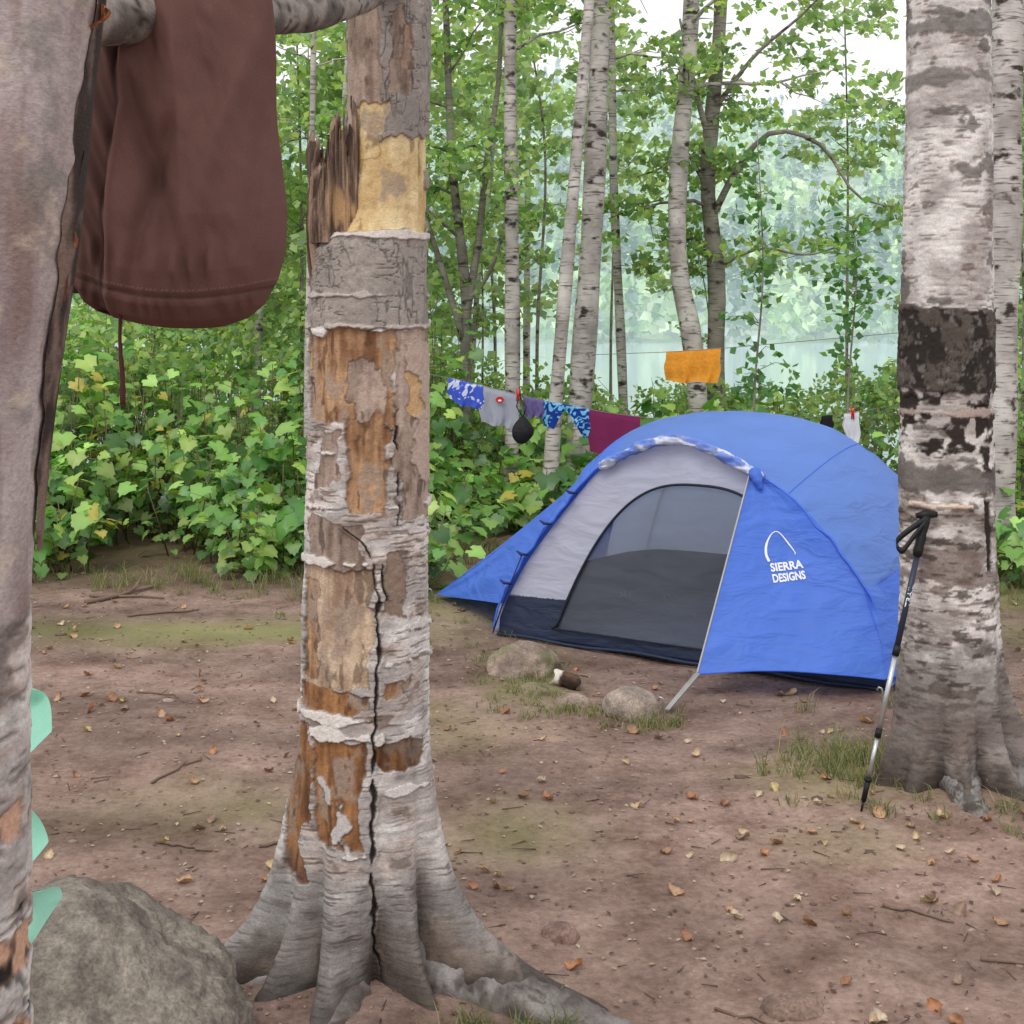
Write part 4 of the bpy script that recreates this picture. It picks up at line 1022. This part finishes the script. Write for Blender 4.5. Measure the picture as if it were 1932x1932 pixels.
back = catmull([FL[-1], (-.44, -.3, .93), (-.55, 0, .86), (-.75, .2, .62), (-.95, .32, .1)], 24)
rim = np.vstack([FL, back[1:]])
rows = 20; VV = []
for i in range(rows):
    t = i/(rows-1); row = rim*(1-t)+tip*t; row[:, 2] -= .016*math.sin(math.pi*t)*(rim[:, 2]/.9)
    row[:, 1] += .010*np.sin(np.arange(len(rim))*.5+t*5)*math.sin(math.pi*t); VV.append(row)
VV = np.array(VV); VV[0] += [0, -.003, .006]
build('end_panel', VV.reshape(-1, 3), grid_faces(rows, len(rim)), M_fly2, parent=E)
P0_ = np.array([.31, -.615, .845]); P1_ = np.array([.31, -1.15, .085]); P2_ = np.array([.955, -.79, .075])
right_pts = catmull([P0_, (.57, -.625, .69), (.83, -.66, .40), (.925, -.73, .20), P2_], 61)
FLN = 61; FLC = 49; fl = np.zeros((FLN, FLC, 3))
for i in range(FLN):
    t = i/(FLN-1); lft = P0_*(1-t)+P1_*t; rgt = right_pts[i]
    w_ = np.linspace(0, 1, FLC)[:, None]; row = lft*(1-w_)+rgt*w_
    row[:, 1] += .040*np.sin(np.pi*w_[:, 0])*math.sin(math.pi*t)+.008*np.sin(w_[:, 0]*9+t*5)*t*np.sin(np.pi*w_[:, 0])+.022*(fbm(w_[:, 0]*5+t*3, t*2.5, 0, 3, 77)-.5)*np.sin(np.pi*w_[:, 0])
    row[:, 2] += .022*np.sin(np.pi*w_[:, 0])*t**3
    fl[i] = row
build('door_flap', fl.reshape(-1, 3), grid_faces(FLN, FLC), M_fly2, parent=E)
cr = np.array([[(.955, -.79, .075), (1.0, -.62, .07), (1.03, -.4, .06)], [(.925, -.735, .2), (.965, -.6, .2), (.99, -.4, .2)], [(.83, -.67, .40), (.87, -.55, .42), (.90, -.4, .45)]])
build('corner_skirt', cr.reshape(-1, 3), grid_faces(3, 3), M_fly2, parent=E)
G = Geo(); G.tube(fl[:, 0]+[0, -.003, 0], .004, 6); G.out('hem', M_strap, parent=E)
G = Geo(); G.tube(fl[-1]+[0, -.002, 0], .003, 6); G.out('hem', mat_plain('blue_hem', s(60, 100, 200), .6), parent=E)
bp_ = fr[(fr[:, 0] > -.44) & (fr[:, 0] < .37)]
BP = catmull(np.stack([bp_[:, 0], np.full(len(bp_), -.610), bp_[:, 1]-.002], 1), 160)
rad = .017+.010*vn(np.linspace(0, 14, 160), 0, 0, 3); rad[:6] *= np.linspace(.5, 1, 6); rad[-6:] *= np.linspace(1, .7, 6)
V, Q, T = tube(BP, rad, 30)
V = V+((fbm(V[:, 0]*22, V[:, 1]*60, V[:, 2]*60, 3, 9)-.5)*.026)[:, None]*np.array([0, -1, .8])
nb = fbm(V[:, 0]*6+V[:, 2]*12, V[:, 1]*30, V[:, 2]*26, 4, 14)
c = mixc(np.broadcast_to(s(100, 128, 205), V.shape), s(196, 204, 226), sst(.42, .60, nb)); c = mixc(c, s(84, 92, 120), .7*sst(.04, .0, np.abs(nb-.52)))
build('rolled_door', V, [Q, T], mat_vcol('rolled_nylon', nscale=60, var=.12, bump=.3), col=c, parent=E)
V, Q, T = tube(catmull([(.33, -.63, .85), (.355, -.65, .82), (.375, -.65, .77)], 14), np.array([.022, .026, .028, .027, .026, .024, .022, .02, .018, .016, .014, .012, .01, .004]), 14)
build('rolled_door_end', V, [Q, T], M_fly2, parent=E)
def archz(u):
    o = np.argsort(fr[:, 0]); return np.interp(u, fr[o, 0], fr[o, 1])
def door_top(u): return .765*(1-np.clip(np.abs((u-.05)/.70), 0, 1)**2.7)
nu_, nw = 260, 130
U_, Fz = np.meshgrid(np.linspace(-.94, .94, nu_), np.linspace(0, 1, nw))
Zt = (archz(U_)-.01)*Fz; Vw = -.70+.13*(Zt/.97)+.012+.016*(fbm(U_*4, Zt*3, 0, 3, 4)-.5)
Vv_ = np.stack([U_, Vw, Zt], -1).reshape(-1, 3)
F = grid_faces(nw, nu_); cen = Vv_[F].mean(1)
isdoor = (cen[:, 2] < door_top(cen[:, 0])) & (cen[:, 2] > .065)
navy = (cen[:, 2] < .065) | ((cen[:, 2] < .21+.02*cen[:, 0]) & (cen[:, 0] < -.45)) | ((cen[:, 2] < .2) & (cen[:, 0] > .5))
build('inner_wall', Vv_, F[~isdoor], [M_wall, M_navy], midx=navy[~isdoor].astype(int), parent=E)
build('door', Vv_+[0, .004, 0], F[isdoor], M_mesh, parent=E)
uu = np.linspace(-.647, .747, 140); zz = np.maximum(door_top(uu), .066)
DP = np.stack([uu, -.70+.13*(zz/.97)+.004, zz], 1)
G = Geo(); G.tube(catmull(DP[::3], 200), .0065, 6)
G.tube(np.array([[-.63, -.692, .067], [.0, -.692, .067], [.73, -.692, .067]]), .004, 6)
G.out('zip', mat_plain('zip_tape', s(34, 38, 48), .6), parent=E)
IL = L.copy()[2:]; IL[..., 0] *= .93; IL[..., 1] = IL[..., 1]*.92; IL[..., 2] = IL[..., 2]*.93
IL[..., 2] = np.where(IL[..., 2] < .12, IL[..., 2]*1.9-.108, IL[..., 2])
build('inner_body', IL.reshape(-1, 3), grid_faces(len(IL), NR), M_inner, parent=E)
build('tent_floor', [(-.95, -.70, .018), (.95, -.70, .018), (.90, .76, .018), (-.90, .76, .018)], np.array([[0, 1, 2, 3]]), M_navy, parent=E, smooth=False)
for sgn in (-1, 1):
    t = np.linspace(-1, 1, 50); G = Geo()
    G.tube(np.stack([t*.9, sgn*t*.66, 1.0*(1-np.abs(t)**2.7)+.01], 1), .006, 6)
    G.out('tent_pole', mat_plain('pole_grey', s(90, 92, 98), .4), parent=E)
G = Geo(); G.add(np.array([(.30, -1.15, .09), (.325, -1.155, .09), (.325, -1.43, .01), (.305, -1.43, .01), (.30, -1.146, .086), (.325, -1.151, .086), (.325, -1.426, .006), (.305, -1.426, .006)]), [[0, 1, 2, 3], [4, 5, 6, 7], [0, 1, 5, 4], [2, 3, 7, 6], [1, 2, 6, 5], [0, 3, 7, 4]])
G.out('strap', M_strap, parent=E, smooth=False)
for (u, v) in [(.315, -1.45), (-1.68, -.2), (.97, -.86)]:
    G = Geo(); G.tube(catmull([(u, v, -.02), (u, v-.01, .05), (u-.01, v-.02, .065), (u-.02, v-.01, .05)], 12), .004, 7); G.out('stake', M_metal, parent=E)
M_tog = mat_plain('navy_toggle', s(28, 40, 90), .5)
for (u, z) in [(-.80, .40), (-.685, .55), (-.56, .70), (-.88, .26)]:
    v = -.60-.14*(1-z/.97); G = Geo()
    G.tube(np.array([[u-.03, v-.02, z+.01], [u, v-.03, z], [u+.03, v-.01, z-.004]]), [.004, .008, .004], 6); G.out('toggle', M_tog, parent=E)
G = Geo(); G.tube(np.array([[-.94, -.74, .02], [-.88, -.72, .2], [-.80, -.70, .40]]), .0035, 5); G.out('guy_cord', M_tog, parent=E)
G = Geo(); t = np.linspace(0, 1, 16)
G.tube(np.stack([-.93+t*1.86, np.full(16, -.715), .012+.006*np.sin(t*20)], 1), .008, 6); G.out('floor_edge', M_navy, parent=E)

fl_me_v = [Vector(p) for p in fl.reshape(-1, 3)]; bvh = BVHTree.FromPolygons(fl_me_v, [list(map(int, f)) for f in grid_faces(FLN, FLC)])
o_ = fl[29, 22]; ex_ = fl[29, 31]-fl[29, 15]; ex_ /= np.linalg.norm(ex_); dn = fl[34, 23]-fl[24, 23]; nn_ = np.cross(ex_, -dn); nn_ /= np.linalg.norm(nn_)
if nn_[1] > 0: nn_ = -nn_
ey_ = np.cross(nn_, ex_); ey_ = ey_ if ey_[2] > 0 else -ey_
def onflap(pts2, off=.003):
    out = []
    for (a, b) in pts2:
        q = Vector(o_+ex_*a+ey_*b+nn_*.3); hit = bvh.ray_cast(q, Vector(-nn_))
        out.append((hit[0]+Vector(nn_)*off)[:] if hit[0] is not None else (q-Vector(nn_)*.3)[:])
    return out
def text_on(txt, cx_, cy_, w, hgt, nm):
    cu = bpy.data.curves.new('t', 'FONT'); cu.body = txt; cu.size = 1; cu.align_x = 'CENTER'; cu.offset = .035; cu.resolution_u = 3
    ob = bpy.data.objects.new('t', cu); COL.objects.link(ob); bpy.context.view_layer.update()
    me = bpy.data.meshes.new_from_object(ob.evaluated_get(bpy.context.evaluated_depsgraph_get())); bpy.data.objects.remove(ob)
    V = np.array([v.co[:] for v in me.vertices]); mn = V.min(0); mx_ = V.max(0)
    V[:, 0] = (V[:, 0]-(mn[0]+mx_[0])/2)/(mx_[0]-mn[0])*w; V[:, 1] = (V[:, 1]-mn[1])/(mx_[1]-mn[1])*hgt
    q = onflap([(cx_+a, cy_+b) for a, b in V[:, :2]])
    m2 = bpy.data.meshes.new(nm); m2.from_pydata(q, [], [p.vertices[:] for p in me.polygons]); m2.materials.append(M_white)
    ob = bpy.data.objects.new(nm, m2); COL.objects.link(ob); ob.parent = E
text_on('SIERRA', 0.01, -.060, .136, .038, 'lettering')
text_on('DESIGNS', 0.01, -.108, .136, .038, 'lettering')
ap = catmull([(-.058, -.014), (-.064, .02), (-.054, .062), (-.028, .100), (-.004, .112), (.016, .095), (.040, .050), (.056, .012), (.054, .004)], 60)
ta = np.gradient(ap, axis=0); ta /= np.linalg.norm(ta, axis=1)[:, None]; na = np.stack([-ta[:, 1], ta[:, 0]], 1)
wa = np.interp(np.linspace(0, 1, 60), [0, .25, .45, .55, .8, 1], [.011, .010, .004, .004, .006, .003])[:, None]
q = onflap(list(ap+na*wa*.5)+list(ap-na*wa*.5))
build('emblem', q, np.array([[i, i+1, 61+i, 60+i] for i in range(59)]), M_white, parent=E, smooth=False)
lab(E, 'blue dome tent with open mesh door pitched on soil', 'tent')

# ------------------------------------------------------------------ trekking pole
tipp = np.array([1.049, 4.22, float(gz(1.049, 4.22))]); top = np.array([1.280, 4.345, .885])
E = empty('trekking_pole', tuple(tipp))
def seg(a, b, r0_, r1_, nm, mat, n=14, k=2):
    t = np.linspace(a, b, k)[:, None]; P = (top-tipp)*t
    V, Q, T = tube(P, np.linspace(r0_, r1_, k), n); return build(nm, V, [Q, T], mat, parent=E)
M_polebl = mat_plain('blue_black_shaft', s(46, 52, 70), .35, var=.1, bump=.02)
seg(0, .035, .003, .005, 'tip', M_black)
seg(.035, .115, .008, .0085, 'tip_sleeve', M_black)
seg(.10, .11, .012, .012, 'basket', M_black, k=2)
seg(.115, .245, .0065, .0065, 'lower_shaft', M_metal)
seg(.245, .275, .010, .010, 'lock_collar', M_black)
seg(.275, .52, .008, .008, 'middle_shaft', M_metal)
seg(.52, .555, .011, .011, 'lock_collar', M_black)
seg(.555, .87, .0092, .0092, 'upper_shaft', M_polebl)
d = top-tipp
G = Geo(); t = np.array([.86, .88, .9, .92, .94, .96, .98, 1.0]); G.tube(d*t[:, None], [.013, .016, .014, .016, .014, .016, .017, .015], 14)
G.tube(np.array([d*1.0+[-.03, 0, .0], d*1.005, d*1.0+[.035, 0, .004]]), [.008, .015, .009], 12); G.out('grip', M_black, parent=E)
lp = catmull([d*.99+[0, -.012, 0], d*.97+[-.045, -.02, -.01], d*.935+[-.082, -.015, -.02], d*.905+[-.06, -.02, -.02], d*.93+[-.03, -.02, .0], d*.98+[0, -.012, 0]], 50)
Vl = np.concatenate([lp+[0, -.002, .010], lp+[0, -.004, -.010], lp+[0, .002, -.010], lp+[0, .004, .010]]); m = 50
Fq = []
for a_, b_ in ((0, 1), (1, 2), (2, 3), (3, 0)):
    Fq += [[a_*m+i, a_*m+i+1, b_*m+i+1, b_*m+i] for i in range(m-1)]
build('wrist_strap', Vl, np.array(Fq), M_black, parent=E)
cu = bpy.data.curves.new('t', 'FONT'); cu.body = 'TRAIL'; cu.size = .026; cu.offset = .0006
ob = bpy.data.objects.new('t', cu); COL.objects.link(ob); bpy.context.view_layer.update()
me = bpy.data.meshes.new_from_object(ob.evaluated_get(bpy.context.evaluated_depsgraph_get())); bpy.data.objects.remove(ob)
dl = d/np.linalg.norm(d); sd = np.cross(dl, [0, 1, 0]); sd /= np.linalg.norm(sd)
sd = -sd if sd[0] < 0 else sd
V = []
for v in me.vertices:
    a = .72*np.linalg.norm(d)-.03+v.co.x; b = (v.co.y-.009)/.0096; b = max(-1.2, min(1.2, b*.75))
    V.append(dl*a+(-sd*math.sin(b)+np.array([0, -1, 0])*math.cos(b))*.0100)
m2 = bpy.data.meshes.new('lettering'); m2.from_pydata([tuple(v) for v in V], [], [p.vertices[:] for p in me.polygons]); m2.materials.append(M_white)
ob = bpy.data.objects.new('lettering', m2); COL.objects.link(ob); ob.parent = E
lab(E, 'silver and black trekking pole leaning on the birch', 'trekking pole')

# ------------------------------------------------------------------ clotheslines and laundry
L1 = catmull([(-.85, 8.85, 1.20), (-.40, 8.65, 1.125), (.2, 8.62, .985), (.79, 8.6, .887), (1.35, 8.55, .865), (1.90, 8.5, .90), (2.2, 8.4, .955), (2.74, 8.15, 1.09)], 120)
L2 = catmull([(.60, 10.42, 1.22), (.82, 10.18, 1.235), (1.25, 9.78, 1.265), (1.8, 9.25, 1.33), (2.74, 8.2, 1.45)], 80)
for Lp, lb in ((L1, 'thin pale clothesline sagging between birches'), (L2, 'thin upper clothesline strung between birches')):
    G = Geo(); G.tube(Lp, .0024, 5); o = G.out('clothesline', M_cord); lab(o, lb, 'clothesline')
def lat(Lp, x): return np.array([np.interp(x, Lp[:, 0], Lp[:, k]) for k in range(3)])
def pat(name, a, b, scale, thr=.5):
    M = NT(name); tc = M.n('ShaderNodeTexCoord'); nz = M.n('ShaderNodeTexNoise', {'Vector': (tc, 'Object'), 'Scale': float(scale), 'Detail': 1.5, 'Distortion': 1.5})
    r = M.n('ShaderNodeMapRange', {0: (nz, 'Fac'), 1: thr-.02, 2: thr+.02})
    mx = M.n('ShaderNodeMix', {0: (r, 0), 6: rgba(a), 7: rgba(b)}, data_type='RGBA')
    pb = M.n('ShaderNodeBsdfPrincipled', {'Base Color': (mx, 2), 'Roughness': .9, 'Specular IOR Level': .1})
    tr = M.n('ShaderNodeBsdfTranslucent', {'Color': (mx, 2)})
    return M.surf(M.n('ShaderNodeMixShader', {0: .2, 1: (pb, 0), 2: (tr, 0)}))
def hang(name, Lp, x0, x1, h, mat, label, cat, bot=None, back=.85, wav=.012, skew=0, parts=None):
    nu2, nv2 = 34, 30
    V = []
    for side in (0, 1):
        for j in range(nv2):
            f = j/(nv2-1)
            if side == 0: f = 1-f
            for i in range(nu2):
                t = i/(nu2-1); x = x0+(x1-x0)*t; p = lat(Lp, x)
                hh = h*(bot(t) if bot else 1)*(1 if side == 0 else back)
                w = wav*math.sin(t*13+f*2+len(name))*f+wav*.5*math.sin(t*29+1)*f
                off = (-.008 if side == 0 else .010)*min(1, f*8)
                V.append((p[0]+skew*f*hh+.010*math.sin(f*8+t*3)*f, p[1]+off*(1+1.2*f)+w, p[2]+.004-hh*f+.007*math.sin(t*11+1)*f))
    V = np.array(V); base = lat(Lp, (x0+x1)/2)
    F = grid_faces(2*nv2, nu2)
    if parts:
        E2 = empty(name, tuple(base)); build('cloth', V-base, F, mat, parent=E2); parts(E2, base); lab(E2, label, cat); return E2
    o = build(name, V-base, F, mat, loc=tuple(base)); lab(o, label, cat); return o
K = .003245
hang('swim_shorts', L1, (845-966)*K, (912-966)*K, .155, pat('blue_white_print', s(70, 95, 200), s(215, 220, 240), 14, .56), 'blue and white patterned shorts on the clothesline', 'shorts', bot=lambda t: 1-.12*abs(2*t-1))
def emblem(E2, base):
    a = np.linspace(0, 6.283, 18, endpoint=False); pc = lat(L1, -.075)+[0, -.034, -.055]
    V = [tuple(pc-base)]+[tuple(pc-base+np.array([.026*math.cos(k), -.002, .020*math.sin(k)])) for k in a]
    build('emblem', V, np.array([[0, i+1, (i+1) % 18+1] for i in range(18)]), mat_plain('red_print', s(190, 40, 40), .8), parent=E2, smooth=False)
    a2 = [tuple(pc-base+np.array([.011*math.cos(k), -.005, .006*math.sin(k)-.004])) for k in a]
    build('emblem', [tuple(pc-base+[0, -.005, -.004])]+a2, np.array([[0, i+1, (i+1) % 18+1] for i in range(18)]), M_white, parent=E2, smooth=False)
hang('grey_shirt', L1, (905-966)*K, (977-966)*K, .235, mat_plain('grey_jersey', s(150, 154, 164), .95, 60, .08), 'grey shirt with small red emblem on the clothesline', 'shirt', bot=lambda t: .98-.08*t, parts=emblem)
hang('purple_cloth', L1, (988-966)*K, (1026-966)*K, .125, mat_plain('purple_cloth_m', s(95, 85, 130), .95), 'small dusky purple cloth on the clothesline', 'cloth', bot=lambda t: 1.1-.3*t)
hang('swim_bottoms', L1, (1024-966)*K, (1112-966)*K, .175, pat('aqua_swirl', s(30, 60, 140), s(120, 190, 225), 18, .52), 'blue swirl-patterned swimwear on the clothesline', 'swimwear',
     bot=lambda t: .95 if t < .22 else (.95-.75*math.sin((t-.22)/.28*math.pi/2) if t < .5 else min(1.0, .22+(t-.5)*1.9)), back=.6)
hang('maroon_towel', L1, (1111-966)*K, (1208-966)*K, .27, mat_plain('maroon_terry', s(120, 38, 82), .98, 200, .2, .8), 'maroon terry towel folded over the clothesline', 'towel', wav=.008)
hang('orange_towel', L2, 1.09, 1.43, .235, mat_plain('orange_terry', s(248, 165, 60), .98, 40, .22, .8, trans=.25), 'bright orange towel draped over the upper line', 'towel', wav=.022, bot=lambda t: .9+.1*t, skew=-.06)
hang('black_sock', L1, (1548-966)*.00322, (1568-966)*.00322, .09, mat_plain('black_knit', s(24, 24, 28), .95), 'small black sock on the clothesline', 'sock', wav=.002)
hang('white_sock', L1, (1592-966)*.0032, (1618-966)*.0032, .20, mat_plain('white_knit', s(215, 218, 224), .95, trans=.2), 'white sock clipped to the clothesline', 'sock', wav=.004, bot=lambda t: .7+.3*t)
for (Lp, x) in [(L1, (977-966)*K), (L1, (1606-966)*.0032)]:
    p = lat(Lp, x); G = Geo()
    for sg in (-1, 1):
        G.tube(np.array([p+[sg*.006, -.02, -.035], p+[sg*.004, -.02, 0], p+[sg*.010, -.02, .04]]), [.004, .005, .004], 6)
    lab(G.out('clothespin', mat_plain('red_plastic', s(200, 30, 40), .4)), 'red plastic clothespin on the line', 'clothespin', 'red clothespins on the line')
pz = lat(L1, (980-966)*K); pc = pz+[.012, -.05, -.235]
E = empty('drawstring_pouch', tuple(pc))
th = np.linspace(0, 6.283, 24, endpoint=False); hs = np.linspace(0, 1, 22)
V = []
for hq in hs:
    r = .072*math.sin(math.pi*(hq*.86+.06))**.75*(1-.55*hq**2)
    for k, a in enumerate(th):
        q = r*(1+.14*math.sin(a*5+hq*4)); V.append((q*math.cos(a)+.01*hq, .6*q*math.sin(a), -.055+hq*.165))
V = np.array(V+[(0, 0, -.06)]); F = grid_faces(22, 24, True); j = np.arange(24)
build('pouch_body', V, [F, np.stack([np.full(24, 22*24), (j+1) % 24, j], 1)], mat_plain('black_nylon', s(26, 26, 30), .7, 40, .2, .6), parent=E)
G = Geo(); q = pz-pc
for sg in (-1, 1): G.tube(np.array([[.01, 0, .10], [sg*.03, 0, .17], q*.9+[sg*.006, 0, 0], q+[0, -.005, .05]]), .004, 6)
G.out('drawstring', M_black, parent=E)
lab(E, 'small black drawstring pouch hanging from the line', 'pouch')

# ------------------------------------------------------------------ camera, world, light
cam = bpy.data.cameras.new('camera'); co = bpy.data.objects.new('camera', cam); COL.objects.link(co)
co.location = (0, 0, 1.5); co.rotation_euler = (math.pi/2, 0, 0)
cam.sensor_width = 36; cam.lens = 36*2650/1932; cam.shift_y = -(966-598)/1932
cam.clip_start = .05; cam.clip_end = 2000
scene.camera = co
w = bpy.data.worlds.new('World'); scene.world = w; w.use_nodes = True
t = w.node_tree; t.nodes.clear()
sky = t.nodes.new('ShaderNodeTexSky'); sky.sky_type = 'NISHITA'; sky.sun_disc = False
sky.sun_elevation = math.radians(52); sky.sun_rotation = math.radians(200); sky.dust_density = 3
mx = t.nodes.new('ShaderNodeMix'); mx.data_type = 'RGBA'; mx.inputs[0].default_value = .82
mx.inputs[7].default_value = (10.9, 10.9, 11.0, 1)
bg = t.nodes.new('ShaderNodeBackground'); bg.inputs[1].default_value = .118
ow = t.nodes.new('ShaderNodeOutputWorld')
t.links.new(sky.outputs[0], mx.inputs[6]); t.links.new(mx.outputs[2], bg.inputs[0]); t.links.new(bg.outputs[0], ow.inputs[0])
sl = bpy.data.lights.new('sun', 'SUN'); sl.energy = 1.2; sl.angle = math.radians(25); sl.color = (1, .97, .92)
so = bpy.data.objects.new('sun', sl); COL.objects.link(so)
so.rotation_euler = (math.radians(38), 0, math.radians(-20))
scene.view_settings.view_transform = 'Standard'; scene.view_settings.look = 'None'; scene.view_settings.exposure = 0
